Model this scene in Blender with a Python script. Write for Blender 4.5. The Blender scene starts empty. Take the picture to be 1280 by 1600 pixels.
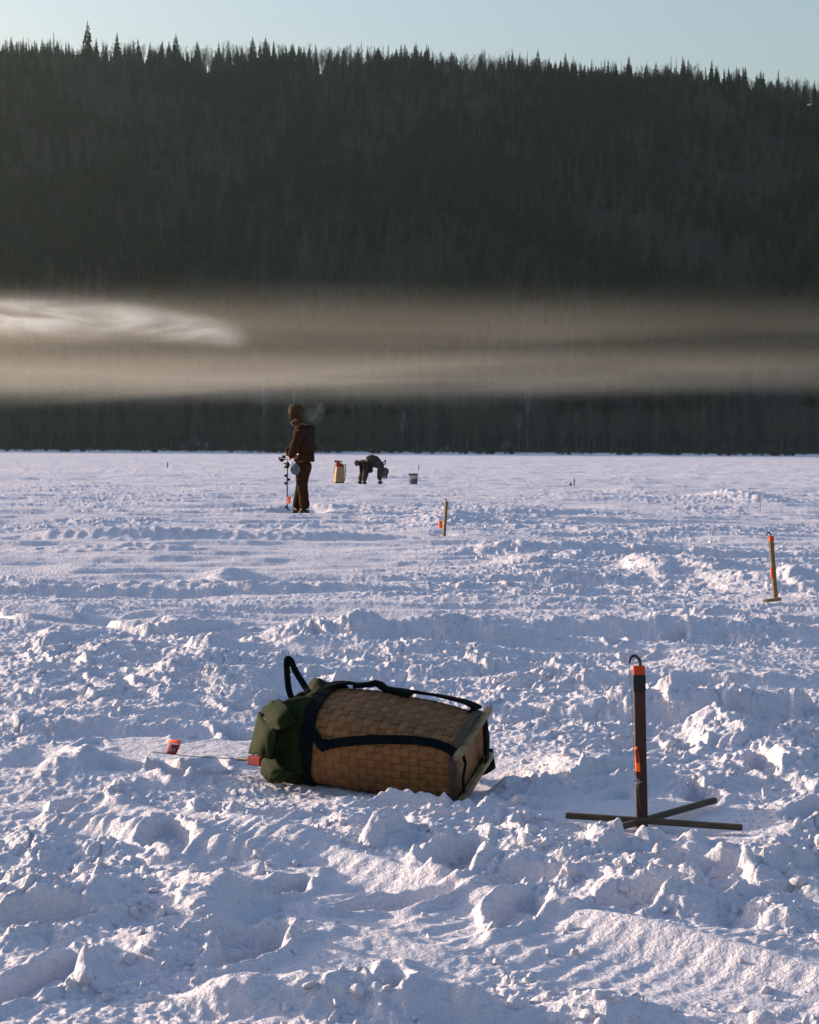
SUN_E=4.2; SUN_C=(1.0,.80,.62); SKY_S=.12; SKY_AIR=1.0; SKY_DUST=.6; SKY_OZ=1.5; EXPOSURE=0.0
GQ=1.0; NFOREST=9000; HAZE=.00018; MIST=.02; SMOKE=.08
SUN_E=4.7; NFOREST=11000;SKY_DUST=3; SKY_OZ=3.6;SKY_AIR=1.7; SKY_S=.15;SKY_T=(1.11,.99,1.07);EXPOSURE=1.0;HAZE=.00005;SUN_C=(1,.79,.60);SMOKE=.046;MIST=.0038;BREATH=.6
import bpy, bmesh, math, random
import numpy as np
from mathutils import Vector, Matrix, Euler
random.seed(7)
rng = np.random.default_rng(11)
scene = bpy.context.scene
COL = scene.collection
R = math.radians

# ------------------------------------------------------------------ camera
CAM_H = 1.09
F = 2800.0
cam_d = bpy.data.cameras.new('camera'); cam = bpy.data.objects.new('camera', cam_d); COL.objects.link(cam)
cam_d.sensor_fit = 'VERTICAL'; cam_d.sensor_height = 36.0; cam_d.lens = F/1600*36.0
cam_d.clip_start = 0.1; cam_d.clip_end = 20000
PITCH = math.atan(97/F); ROLL = R(0.33)
CM = Matrix.Rotation(R(90)-PITCH, 3, 'X') @ Matrix.Rotation(ROLL, 3, 'Z')
cam.matrix_world = Matrix.Translation((0, 0, CAM_H)) @ CM.to_4x4()
scene.camera = cam

def ray(px, py):
    return CM @ Vector(((px-640)/F, -(py-800)/F, -1.0))
def gp(px, py, z=0.0):
    """ground point seen at a pixel"""
    r = ray(px, py); t = (z-CAM_H)/r.z
    return Vector((r.x*t, r.y*t, z))
def at(px, py, y):
    """point seen at a pixel at depth y"""
    r = ray(px, py); t = y/r.y
    return Vector((r.x*t, y, CAM_H+r.z*t))

# ------------------------------------------------------------------ tags / linking
def tag(o, label=None, cat=None, group=None, kind=None):
    if label: o['label'] = label
    if cat: o['category'] = cat
    if group: o['group'] = group
    if kind: o['kind'] = kind
    return o
def empty(name, loc, label, cat, group=None, rz=0):
    o = bpy.data.objects.new(name, None); COL.objects.link(o)
    o.location = loc; o.rotation_euler = (0, 0, rz); o.empty_display_size = 0.1
    return tag(o, label, cat, group)
def link(name, me, mat, parent=None, smooth=False):
    o = bpy.data.objects.new(name, me); COL.objects.link(o)
    if mat:
        me.materials.clear(); me.materials.append(mat)
    if smooth:
        me.polygons.foreach_set('use_smooth', [True]*len(me.polygons))
    if parent:
        o.parent = parent
    return o
def from_lists(V, Fc, name='mesh'):
    me = bpy.data.meshes.new(name); me.from_pydata([tuple(v) for v in V], [], Fc); me.update()
    return me
def copy_tree(o, parent=None):
    c = o.copy(); COL.objects.link(c)
    if parent: c.parent = parent
    for ch in list(o.children):
        copy_tree(ch, c)
    return c

class MB:
    def __init__(self): self.V = []; self.F = []
    def add(self, V, Fc):
        n = len(self.V); self.V += [tuple(v) for v in V]; self.F += [tuple(i+n for i in f) for f in Fc]
    def tube(self, pts, rad, n=8, cap=True):
        """round tube through points; rad a number or list"""
        pts = [Vector(p) for p in pts]
        if not isinstance(rad, (list, tuple)): rad = [rad]*len(pts)
        V = []; up = None
        for i, p in enumerate(pts):
            d = (pts[min(i+1, len(pts)-1)]-pts[max(i-1, 0)]).normalized()
            if up is None:
                up = d.orthogonal().normalized()
            else:
                up = (up - d*up.dot(d)).normalized()
            s = d.cross(up)
            for k in range(n):
                a = 2*math.pi*k/n
                V.append(p + (up*math.cos(a)+s*math.sin(a))*rad[i])
        Fc = []
        for i in range(len(pts)-1):
            for k in range(n):
                Fc.append((i*n+k, i*n+(k+1) % n, (i+1)*n+(k+1) % n, (i+1)*n+k))
        if cap:
            Fc.append(tuple(range(n-1, -1, -1))); Fc.append(tuple((len(pts)-1)*n+k for k in range(n)))
        self.add(V, Fc)
    def bar(self, a, b, w, h, up=(0, 0, 1), bev=0.12, seg=1):
        """rectangular bar with chamfered edges from a to b"""
        a = Vector(a); b = Vector(b); d = (b-a).normalized(); up = Vector(up)
        up = (up-d*up.dot(d)).normalized(); s = d.cross(up)
        c = min(w, h)*bev
        prof = [(-w/2+c, -h/2), (w/2-c, -h/2), (w/2, -h/2+c), (w/2, h/2-c), (w/2-c, h/2), (-w/2+c, h/2), (-w/2, h/2-c), (-w/2, -h/2+c)]
        V = []
        rings = [(a, .82), (a+d*c, 1)] + [(a+(b-a)*i/seg, 1) for i in range(1, seg)] + [(b-d*c, 1), (b, .82)]
        for p, k in rings:
            for x, y in prof: V.append(p+s*x*k+up*y*k)
        Fc = []
        for i in range(len(rings)-1):
            for k in range(8): Fc.append((i*8+k, i*8+(k+1) % 8, (i+1)*8+(k+1) % 8, (i+1)*8+k))
        Fc.append(tuple(range(7, -1, -1))); Fc.append(tuple((len(rings)-1)*8+k for k in range(8)))
        self.add(V, Fc)
    def ribbon(self, pts, nrm, w, t=0.003):
        """flat strap through pts with a facing normal per point"""
        pts = [Vector(p) for p in pts]; V = []
        if isinstance(nrm, Vector): nrm = [nrm]*len(pts)
        if not isinstance(w, (list, tuple)): w = [w]*len(pts)
        for i, p in enumerate(pts):
            d = (pts[min(i+1, len(pts)-1)]-pts[max(i-1, 0)]).normalized()
            n = Vector(nrm[i]); n = (n-d*n.dot(d)).normalized(); s = d.cross(n)
            V += [p-s*w[i]/2, p-s*w[i]*.42+n*t, p+s*w[i]*.42+n*t, p+s*w[i]/2, p+s*w[i]*.42-n*t, p-s*w[i]*.42-n*t]
        Fc = []
        for i in range(len(pts)-1):
            for k in range(6): Fc.append((i*6+k, i*6+(k+1) % 6, (i+1)*6+(k+1) % 6, (i+1)*6+k))
        Fc.append(tuple(range(5, -1, -1))); Fc.append(tuple((len(pts)-1)*6+k for k in range(6)))
        self.add(V, Fc)
    def sphere(self, c, r, nu=16, nv=10, fn=None):
        c = Vector(c); r = Vector(r) if not isinstance(r, (int, float)) else Vector((r, r, r))
        V = []; Fc = []
        for j in range(1, nv):
            th = math.pi*j/nv
            for i in range(nu):
                ph = 2*math.pi*i/nu
                d = Vector((math.sin(th)*math.cos(ph), math.sin(th)*math.sin(ph), math.cos(th)))
                k = fn(d) if fn else 1
                V.append(c+Vector((d.x*r.x, d.y*r.y, d.z*r.z))*k)
        top = len(V); V.append(c+Vector((0, 0, r.z))*(fn(Vector((0, 0, 1))) if fn else 1)); V.append(c-Vector((0, 0, r.z))*(fn(Vector((0, 0, -1))) if fn else 1))
        for j in range(nv-2):
            for i in range(nu):
                Fc.append((j*nu+i, (j+1)*nu+i, (j+1)*nu+(i+1) % nu, j*nu+(i+1) % nu))
        for i in range(nu):
            Fc.append((top, i, (i+1) % nu)); Fc.append((top+1, (nv-2)*nu+(i+1) % nu, (nv-2)*nu+i))
        self.add(V, Fc)
    def build(self, name, mat, parent=None, smooth=False):
        return link(name, from_lists(self.V, self.F, name), mat, parent, smooth)

def spline(pts, n=10):
    """Catmull-Rom through points"""
    P = [Vector(p) for p in pts]; P = [P[0]*2-P[1]]+P+[P[-1]*2-P[-2]]; out = []
    for i in range(1, len(P)-2):
        for k in range(n):
            t = k/n
            out.append(0.5*((2*P[i])+(P[i+1]-P[i-1])*t+(2*P[i-1]-5*P[i]+4*P[i+1]-P[i+2])*t*t+(3*P[i]-P[i-1]-3*P[i+1]+P[i+2])*t**3))
    out.append(P[-2]); return out

# ------------------------------------------------------------------ materials
def nmat(name):
    m = bpy.data.materials.new(name); m.use_nodes = True
    nt = m.node_tree; b = nt.nodes['Principled BSDF']
    return m, nt, b
def N(nt, t, **kw):
    n = nt.nodes.new(t)
    for k, v in kw.items():
        if k.startswith('i_'): n.inputs[k[2:].replace('_', ' ')].default_value = v
        else: setattr(n, k, v)
    return n
def simple(name, c1, c2=None, scale=30, rough=.8, bump=0, bscale=60, spec=.3, metal=0, stretch=None):
    """principled with noise mottling between two colours and a noise bump"""
    m, nt, b = nmat(name); L = nt.links.new
    b.inputs['Roughness'].default_value = rough; b.inputs['Specular IOR Level'].default_value = spec
    b.inputs['Metallic'].default_value = metal
    tc = N(nt, 'ShaderNodeTexCoord'); src = tc.outputs['Object']
    if stretch:
        mp = N(nt, 'ShaderNodeMapping'); mp.inputs['Scale'].default_value = stretch; L(src, mp.inputs[0]); src = mp.outputs[0]
    nz = N(nt, 'ShaderNodeTexNoise', i_Scale=scale, i_Detail=5.0); L(src, nz.inputs['Vector'])
    if c2 is None: c2 = tuple(x*.7 for x in c1)
    rp = N(nt, 'ShaderNodeValToRGB'); rp.color_ramp.elements[0].position = .3; rp.color_ramp.elements[1].position = .7
    rp.color_ramp.elements[0].color = (*c2, 1); rp.color_ramp.elements[1].color = (*c1, 1)
    L(nz.outputs['Fac'], rp.inputs[0]); L(rp.outputs[0], b.inputs['Base Color'])
    if bump:
        n2 = N(nt, 'ShaderNodeTexNoise', i_Scale=bscale, i_Detail=4.0); L(src, n2.inputs['Vector'])
        bp = N(nt, 'ShaderNodeBump', i_Strength=1.0, i_Distance=bump); L(n2.outputs['Fac'], bp.inputs['Height']); L(bp.outputs[0], b.inputs['Normal'])
    return m

# ------------------------------------------------------------------ noise on arrays
def _h(ix, iy, s):
    n = (ix.astype(np.int64)*374761393 + iy.astype(np.int64)*668265263 + s*1442695041) & 0xffffffff
    n = ((n ^ (n >> 13))*1274126177) & 0xffffffff
    n = ((n ^ (n >> 16))*2246822519) & 0xffffffff
    return ((n ^ (n >> 15)) & 0xffffff)/float(0x1000000)
def perlin(x, y, s=0):
    x0 = np.floor(x); y0 = np.floor(y); fx = x-x0; fy = y-y0
    u = fx*fx*fx*(fx*(fx*6-15)+10); v = fy*fy*fy*(fy*(fy*6-15)+10)
    def g(ix, iy, dx, dy):
        a = _h(ix, iy, s)*6.2831853
        return np.cos(a)*dx+np.sin(a)*dy
    a = g(x0, y0, fx, fy); b = g(x0+1, y0, fx-1, fy); c = g(x0, y0+1, fx, fy-1); d = g(x0+1, y0+1, fx-1, fy-1)
    return (a+(b-a)*u)+((c+(d-c)*u)-(a+(b-a)*u))*v
def worley(x, y, s=0):
    """returns F1, F2 and random id of the nearest cell"""
    x0 = np.floor(x); y0 = np.floor(y)
    f1 = np.full(x.shape, 9.0); f2 = np.full(x.shape, 9.0); idv = np.zeros(x.shape)
    for i in (-1, 0, 1):
        for j in (-1, 0, 1):
            cx = x0+i; cy = y0+j
            d = np.hypot(cx+_h(cx, cy, s)-x, cy+_h(cx, cy, s+17)-y)
            m = d < f1
            f2 = np.where(m, f1, np.minimum(f2, d)); idv = np.where(m, _h(cx, cy, s+31), idv); f1 = np.where(m, d, f1)
    return f1, f2, idv
def sst(a, b, x):
    t = np.clip((x-a)/(b-a), 0, 1); return t*t*(3-2*t)
# ------------------------------------------------------------------ light and air
SUN_AZ = R(62)      # left of the view direction (+Y), a little behind the subjects
SUN_EL = R(10.2)
sdir = Vector((-math.sin(SUN_AZ)*math.cos(SUN_EL), math.cos(SUN_AZ)*math.cos(SUN_EL), math.sin(SUN_EL)))
sl = bpy.data.lights.new('sun', 'SUN'); sl.energy = SUN_E; sl.angle = R(0.5); sl.color = SUN_C
so = bpy.data.objects.new('sun', sl); COL.objects.link(so)
so.rotation_euler = sdir.to_track_quat('Z', 'Y').to_euler()
w = bpy.data.worlds.new('World'); scene.world = w; w.use_nodes = True
wt = w.node_tree; bg = wt.nodes['Background']
sk = wt.nodes.new('ShaderNodeTexSky'); sk.sky_type = 'NISHITA'; sk.sun_disc = False
sk.sun_elevation = SUN_EL; sk.sun_rotation = -SUN_AZ; sk.air_density = SKY_AIR; sk.dust_density = SKY_DUST; sk.ozone_density = SKY_OZ
mxw = wt.nodes.new('ShaderNodeMix'); mxw.data_type = 'RGBA'; mxw.blend_type = 'MULTIPLY'; mxw.inputs['Factor'].default_value = 1; mxw.inputs[7].default_value = (*SKY_T, 1)
wt.links.new(sk.outputs[0], mxw.inputs[6]); wt.links.new(mxw.outputs[2], bg.inputs[0]); bg.inputs[1].default_value = SKY_S
vs = scene.view_settings; vs.view_transform = 'Standard'; vs.look = 'None'; vs.gamma = 1; vs.exposure = EXPOSURE
scene.cycles.volume_bounces = 3; scene.cycles.max_bounces = 6; scene.cycles.transparent_max_bounces = 12
scene.cycles.volume_step_rate = 1.0; scene.cycles.volume_max_steps = 96
scene.cycles.use_denoising = True
scene.cycles.sample_clamp_indirect = 5

# ------------------------------------------------------------------ snow relief
_inv = CM.inverted()
def unproj(x, y):
    """rough picture coordinates of flat ground, used only to lay out where the snow was trodden"""
    a = _inv
    z = -CAM_H
    cx = a[0][0]*x+a[0][1]*y+a[0][2]*z; cy = a[1][0]*x+a[1][1]*y+a[1][2]*z; cz = a[2][0]*x+a[2][1]*y+a[2][2]*z
    cz = np.minimum(cz, -1e-3)
    return 640+F*cx/-cz, 800-F*cy/-cz

MOUNDS = []   # (x, y, rx, ry, rot, h, sharp)
def mound(px, py, wpx, dy, h, rot=0, sharp=1.0):
    p = gp(px, py); s = p.y/F
    MOUNDS.append((p.x, p.y, wpx*s/2, dy/2, R(rot), h, sharp))
# left foreground: deep boot pushed heaps, their dark sides to the right
mound(285, 1362, 110, .45, .075, 0, 1.6); mound(335, 1425, 135, .42, .10, 10, 1.7)
mound(385, 1438, 90, .28, -.055); mound(345, 1380, 60, .3, -.04)
mound(60, 1330, 110, .4, .07, 0, 1.5); mound(40, 1420, 120, .4, .06, 20, 1.5); mound(140, 1430, 90, .3, .05); mound(95, 1375, 60, .35, -.05)
mound(200, 1330, 120, .3, .06, -20, 1.5); mound(255, 1500, 110, .2, .055, 0, 1.5); mound(120, 1530, 160, .25, .055)
mound(430, 1570, 300, .15, .10, 6, 1.4); mound(620, 1588, 360, .15, .12, 0, 1.4); mound(370, 1578, 90, .1, .03)
mound(745, 1598, 60, .08, .04, 0, 2); mound(950, 1590, 180, .16, .075, 0, 1.7); mound(1170, 1585, 170, .16, .085, 0, 1.8); mound(1040, 1560, 120, .1, .05)
mound(500, 1395, 110, .3, .07, 20, 1.6); mound(590, 1420, 80, .25, -.05); mound(660, 1440, 90, .22, .075, 0, 1.8); mound(705, 1462, 110, .2, -.05)
mound(800, 1480, 75, .14, .055, 0, 2); mound(840, 1490, 60, .12, .045, 0, 2); mound(430, 1375, 60, .2, .06, 0, 2)
mound(600, 1325, 40, .2, .10, -25, 2.2); mound(545, 1300, 60, .3, .06, 0, 2); mound(820, 1285, 150, .3, .05, 0, 1.6)
mound(800, 1350, 150, .4, .08, 0, 1.6); mound(690, 1345, 40, .3, .06, 0, 2); mound(940, 1345, 60, .15, .055, 0, 2); mound(1080, 1345, 60, .12, .05, 0, 2)
mound(960, 1375, 200, .4, .07); mound(1060, 1420, 130, .25, .075, 0, 1.7); mound(1130, 1445, 60, .14, -.05); mound(1210, 1445, 80, .18, .07, 0, 2); mound(1265, 1400, 60, .25, .06, 0, 2)
mound(1150, 1380, 150, .4, .07, 0, 1.5); mound(590, 1550, 70, .07, -.03)
for q_ in ((300, 925, 760, .50, .15), (1030, 1072, 560, .30, .10), (1120, 1128, 520, .26, .11), (1000, 985, 760, .50, .11), (330, 843, 640, .8, .14), (720, 1003, 360, .45, .10), (900, 868, 560, .7, .13), (1120, 968, 300, .35, .08), (180, 862, 420, .6, .10), (640, 803, 800, 2.2, .14), (250, 767, 640, 3.0, .10), (1000, 784, 560, 3, .12), (150, 1135, 420, .3, .07)):
    mound(q_[0], q_[1], q_[2], q_[3]*.85, q_[4]*1.55, 0, 1.6)
# around the left slab and behind the basket
mound(115, 1190, 70, .7, .10, 0, 2.2); mound(150, 1195, 50, .5, .09, 0, 2); mound(15, 1185, 50, .5, .07, 0, 2)
mound(300, 1065, 120, .8, .13, 0, 1.8); mound(240, 1100, 260, .9, .08, 5, 1.2); mound(390, 1085, 130, .8, .10, 0, 1.6); mound(160, 1050, 160, .8, .08); mound(50, 1075, 160, 1.0, .08)
mound(500, 1000, 150, 1.4, .13, 0, 1.8); mound(570, 1000, 70, 1.2, .12, 0, 2); mound(640, 1030, 160, 1.2, .08); mound(700, 990, 200, 1.2, .09); mound(30, 1000, 220, 1.3, .06)
mound(280, 985, 110, 1.4, .09); mound(90, 1010, 50, 1.2, .11, 0, 2)
mound(1100, 1030, 180, 1.2, .10); mound(1120, 1160, 90, .6, .11, 0, 2); mound(1200, 1170, 110, .7, .09, 0, 1.6); mound(1050, 1110, 260, .9, .07); mound(900, 1160, 200, .6, .06); mound(920, 1220, 140, .6, .09, 0, 1.6)
mound(1080, 890, 120, 2.5, .17, 0, 1.7); mound(1010, 890, 60, 2.2, .15, 0, 2); mound(1190, 915, 150, 1.8, .17, 0, 1.7); mound(1250, 915, 60, 1.8, .13, 0, 2); mound(840, 885, 130, 2.5, .12)
mound(140, 888, 90, 1.5, .08); mound(350, 905, 60, 1.5, .10); mound(330, 1020, 60, 1.0, .10, 0, 2)
mound(1240, 1215, 80, .5, .07, 0, 1.6); mound(560, 1250, 300, .25, .02); mound(700, 815, 110, 4, .2); mound(1150, 780, 80, 6, .35, 0, 1.3)
mound(760, 1228, 90, .3, .06, 0, 1.2)

PRINTS = []
_rp = random.Random(77)
for (px, py, a, n, st) in ((120, 1560, .5, 6, .55), (330, 1330, -.3, 5, .5), (700, 1560, .1, 5, .6), (1200, 1400, .4, 6, .5), (900, 1260, -.6, 6, .5), (430, 1290, 1.0, 5, .5), (180, 1260, .2, 6, .6), (1000, 1180, .8, 7, .6), (620, 1130, -.2, 6, .6), (850, 1080, .3, 8, .6), (200, 1080, -.9, 6, .55), (1150, 1250, .1, 6, .5), (60, 1480, 1.2, 5, .45), (820, 1400, 1.3, 4, .5)):
    p = gp(px, py); x_, y_ = p.x, p.y
    for i in range(n):
        sd = .11*(1 if i % 2 else -1); PRINTS.append((x_+sd*math.cos(a), y_-sd*math.sin(a), -a+_rp.uniform(-.25, .25)))
        x_ += math.sin(a)*st*_rp.uniform(.7, 1.1); y_ += math.cos(a)*st*_rp.uniform(.7, 1.1)
def plates(x, y, s):
    x0 = np.floor(x); y0 = np.floor(y)
    f1 = np.full(x.shape, 9.0); f2 = np.full(x.shape, 9.0); a = np.zeros(x.shape); b = np.zeros(x.shape); dx = np.zeros(x.shape); dy = np.zeros(x.shape)
    for i in (-1, 0, 1):
        for j in (-1, 0, 1):
            cx = x0+i; cy = y0+j; ex = x-cx-_h(cx, cy, s); ey = y-cy-_h(cx, cy, s+17); d = np.hypot(ex, ey); m = d < f1
            f2 = np.where(m, f1, np.minimum(f2, d)); a = np.where(m, _h(cx, cy, s+31), a); b = np.where(m, _h(cx, cy, s+41), b)
            dx = np.where(m, ex, dx); dy = np.where(m, ey, dy); f1 = np.where(m, d, f1)
    return f2-f1, a, b, dx, dy
PADS = []
def pad(px, py, rx, ry, z0=0.0, k=1.0):
    p = gp(px, py); PADS.append((p.x, p.y, rx, ry, z0, k))
pad(595, 1205, .40, .26, -.004); pad(700, 1235, .16, .16, -.012); pad(1020, 1283, .33, .30, .006, .98); pad(1000, 1265, .12, .12, .008); pad(290, 1180, .42, .22, .020, .85)
pad(471, 804, .35, .5, 0); pad(577, 756, .5, 1.2, 0); pad(529, 755, .3, .8, 0); pad(646, 757, .3, .9, 0)
pad(1212, 937, .16, .3, .012, .9); pad(694, 838, .12, .4, 0, .9); pad(897, 761, .4, 1.2, 0, .9); pad(1187, 802, .2, .6, 0, .9); pad(262, 731, .4, 2, 0, .9); pad(653, 735, .4, 2, 0, .9)
_n = len(MOUNDS)
mound(815, 1236, 110, .14, .045, 0, 1.3); mound(628, 1262, 80, .07, .030, 0, 1.6); mound(545, 1258, 60, .07, .015); mound(700, 1300, 70, .07, .03)
mound(945, 1332, 60, .10, .035, 0, 1.8); mound(1015, 1330, 50, .06, .030, 0, 1.8); mound(1085, 1330, 60, .09, .03, 0, 1.8)
MOUNDS_TOP = MOUNDS[_n:]; del MOUNDS[_n:]
MOUNDS = [(a, b, c, d, e, f*(.52 if f > .05 else .75), g) for a, b, c, d, e, f, g in MOUNDS]

def height(x, y):
    """lake snow relief in metres"""
    x = np.asarray(x, float); y = np.asarray(y, float)
    px, py = unproj(x, y)
    wx = x+.10*perlin(x*2.1, y*1.7, 5)+.03*perlin(x*7, y*6, 6); wy = y+.12*perlin(x*1.9, y*1.5, 7)+.03*perlin(x*6, y*7, 8)
    far = sst(14, 60, y)
    # wind drifts lying across the view
    s1 = x-.35*y; md = .25+.75*sst(5, 9, y)
    nr_ = .45+.55*sst(5, 9, y)
    h = .07*nr_*perlin(s1*.16, wy*.62, 1)+.060*nr_*perlin(s1*.33+3, wy*1.35, 2)+(.026+.045*md)*perlin(s1*.34, wy*2.0, 3)+(.012+.034*md)*perlin(s1*.7, wy*4.0, 4)+.013*md*perlin(s1*1.8, wy*8, 9)
    h += far*.12*perlin(x*.05, y*.16, 12)+far*.06*perlin(x*.12, y*.3, 13)
    h += far*(.045*perlin(s1*.35, wy*1.1, 14)+.03*perlin(s1*1.3, wy*2.2, 15))
    # trodden ground mask
    m = perlin(x*.42+9, y*.30, 21)+.6*perlin(x*1.1, y*.8, 22)
    rough = .15+.6*sst(-.12, .40, m)
    def zone(cx, cy, rx, ry, soft=.35):
        d = np.hypot((px-cx)/rx, (py-cy)/ry)
        return 1-sst(1-soft, 1+soft, d)
    for z in ((150, 1400, 330, 170), (1000, 1290, 420, 70), (700, 1300, 260, 50), (1080, 900, 330, 60), (260, 1070, 300, 55), (600, 1010, 260, 50), (1080, 1150, 260, 60), (760, 830, 380, 30), (100, 780, 300, 14)):
        rough = np.maximum(rough, .9*zone(*z, .6)*(.55+.45*sst(-.2, .3, m)))
    calm = np.zeros_like(x)
    for z in ((500, 1490, 170, 70), (640, 1385, 110, 22), (250, 1180, 170, 27), (110, 1185, 130, 14), (190, 975, 190, 13), (300, 880, 380, 38), (330, 842, 420, 12), (600, 1500, 170, 45), (1150, 1530, 220, 30), (560, 960, 150, 14), (640, 1205, 120, 35), (460, 1030, 120, 12)):
        calm = np.maximum(calm, zone(*z))
    # smooth machine track running out to the right in the foreground
    a = gp(640, 1382); b = gp(1285, 1535)
    dx = b.x-a.x; dy = b.y-a.y; ln = math.hypot(dx, dy); ux, uy = dx/ln, dy/ln
    sA = (x-a.x)*ux+(y-a.y)*uy; dA = -(x-a.x)*uy+(y-a.y)*ux + .03*np.sin(sA*2.2)
    onA = sst(-1.7, -1.1, sA)*np.exp(-(dA/.065)**2)
    bandA = sst(-1.8, -1.1, sA)*sst(-.40, -.30, dA)*(1-sst(-.03, .03, dA))
    calm = np.maximum(calm, onA); calm = np.maximum(calm, .95*bandA); mcut = 1-.8*np.maximum(onA, bandA)
    rough = rough*(1-.93*calm)
    # lumps
    r1 = 1-np.abs(perlin(wx*3.3, wy*2.6, 31))*2; r2 = 1-np.abs(perlin(wx*7.5, wy*6.5, 32))*2; r3 = 1-np.abs(perlin(wx*17, wy*15, 33))*2
    lump = .050*r1*r1*sst(-.1, .3, perlin(wx*1.7, wy*1.5, 34)+.12)+.022*(r2-.3)+.009*(r3-.3)
    lump += .05*perlin(wx*2.1, wy*1.7, 35)
    f1, f2, idv = worley(wx*5.2, wy*4.6, 41)
    lump += np.where(idv > .78, (idv-.6)*.13*sst(.0, .30, f2-f1), 0)
    f1, f2, idv = worley(wx*12.5, wy*11.5, 43)
    lump += np.where(idv > .72, (idv-.55)*.055*sst(.0, .4, f2-f1), 0)
    h += rough*lump*(.32-.20*sst(7, 14, y)-.02*far)*(1+.0*far)
    f1, f2, idv = worley(wx*26, wy*24, 45)
    h += rough*np.where(idv > .75, .010*(1-sst(.1, .6, f1)), 0)
    # crust all over
    mid = 1-sst(10, 30, y)
    crust = .0045*(1-np.abs(perlin(wx*22, wy*26, 51))*2)+.0028*perlin(wx*48, wy*52, 52)+.007*perlin(wx*9, wy*13, 53)
    h += crust*(.35+.65*(1-calm))*(mid*.9+.4)
    grain = .0085*np.maximum(0, perlin(wx*34, wy*30, 54))+.0055*np.maximum(0, perlin(wx*61, wy*58, 55))+.012*np.maximum(0, perlin(wx*15, wy*15, 58)-.1)
    h += grain*(.45+1.3*rough)*(1-.5*calm)*(1-.85*onA)*(1-sst(9, 16, y))
    h += sst(6, 11, y)*(.25+rough)*(1-.6*calm)*(.015*np.maximum(0, perlin(wx*11, wy*6.5, 56)-.05)+.013*np.maximum(0, perlin(wx*21, wy*12, 57)))*(1-sst(30, 90, y)*.6)
    # crust broken into tilted plates
    for (fq, sd_, am, tl) in ((3.1, 111, .014, .07), (6.7, 121, .011, .09)):
        X = wx*fq; Y = wy*fq*.9
        e, idv, idw, ddx, ddy = plates(X, Y, sd_)
        ang = idw*6.283
        pl = (idv-.5)*am*1.6+tl/fq*(ddx*np.cos(ang)+ddy*np.sin(ang))
        pl = pl*sst(0, .07, e)-.006*(1-sst(0, .07, e))
        h += pl*sst(.25, .7, rough)*(1-calm)*(.8-.4*far)
    # boot prints, pressed in with a low rim
    for (cx, cy, rot) in PRINTS:
        sel = (np.abs(x-cx) < .35) & (np.abs(y-cy) < .35)
        if not sel.any(): continue
        X = x[sel]+.3*(wx[sel]-x[sel])-cx; Y = y[sel]+.3*(wy[sel]-y[sel])-cy
        X, Y = X*math.cos(rot)+Y*math.sin(rot), -X*math.sin(rot)+Y*math.cos(rot)
        wd_ = .052+.012*np.cos(Y*22); d = np.sqrt((X/wd_)**2+(Y/.15)**2)
        h[sel] += -.045*(1-sst(.75, 1.12, d))+.015*np.exp(-((d-1.35)/.25)**2)*(1+1.2*perlin(x[sel]*20, y[sel]*20, 131))
    # set features, edges broken up by the warp
    nx = x+.035*perlin(x*8, y*7, 61)+.012*perlin(x*22, y*20, 63); ny = y+.05*perlin(x*7, y*6, 62)
    brk = 1+.25*perlin(x*11, y*9, 64)
    for (cx, cy, rx, ry, rot, hh, sh) in MOUNDS:
        R2 = max(rx, ry)*3
        sel = (np.abs(x-cx) < R2) & (np.abs(y-cy) < R2)
        if not sel.any(): continue
        X = nx[sel]-cx; Y = ny[sel]-cy
        X, Y = X*math.cos(rot)+Y*math.sin(rot), -X*math.sin(rot)+Y*math.cos(rot)
        d = (X/rx)**2+(Y/ry)**2
        h[sel] += hh*np.exp(-d**sh*1.1)*brk[sel]*mcut[sel]
    # raised rib of the track and its corrugation
    h += .034*onA
    h += bandA*(.0028*np.sin(sA*2*math.pi/.062+1.5*perlin(x*3, y*3, 71))*(.5+perlin(x*2.5, y*2, 72))-.012)
    # older track berm with a rippled flank, left
    a = gp(35, 1290); b = gp(425, 1352)
    dx = b.x-a.x; dy = b.y-a.y; ln = math.hypot(dx, dy); ux, uy = dx/ln, dy/ln
    sB = (nx-a.x)*ux+(ny-a.y)*uy; dB = -(nx-a.x)*uy+(ny-a.y)*ux
    onB = sst(-.05, .1, sB)*(1-sst(ln-.1, ln+.15, sB))
    ridge = np.where(dB < 0, np.exp(-(dB/.05)**2), np.exp(-(dB/.20)**2))
    h += onB*ridge*(.050+.0045*np.sin(sB*2*math.pi/.045+8*dB))
    # slab edges (left of the basket)
    s = zone(250, 1183, 150, 24, .06); h += .030*s
    s = zone(265, 980, 95, 14, .06); h += .045*s
    s = zone(60, 972, 60, 10, .06); h += .04*s
    # the snow settles to a known level under the things standing on it
    for (cx, cy, rx, ry, z0, k) in PADS:
        sel = (np.abs(x-cx) < rx*2.2) & (np.abs(y-cy) < ry*2.2)
        if sel.any():
            d = np.hypot((x[sel]-cx)/rx, (y[sel]-cy)/ry)
            w_ = k*(1-sst(.75, 1.7, d)); h[sel] = h[sel]*(1-w_)+(z0+.25*(h[sel]-z0)*0+.006*perlin(x[sel]*14, y[sel]*14, 88))*w_
    h = h+np.where(True, 0, 0)
    for (cx, cy, rx, ry, rot, hh, sh) in MOUNDS_TOP:
        sel = (np.abs(x-cx) < rx*3) & (np.abs(y-cy) < ry*3)
        if sel.any():
            d = ((nx[sel]-cx)/rx)**2+((ny[sel]-cy)/ry)**2; h[sel] += hh*np.exp(-d**sh*1.1)*brk[sel]*(1+.8*perlin(x[sel]*18, y[sel]*18, 77)+.4*perlin(x[sel]*40, y[sel]*40, 78))
    # near shore the snow is smooth
    return h*(1-.5*sst(150, 400, y))
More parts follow.
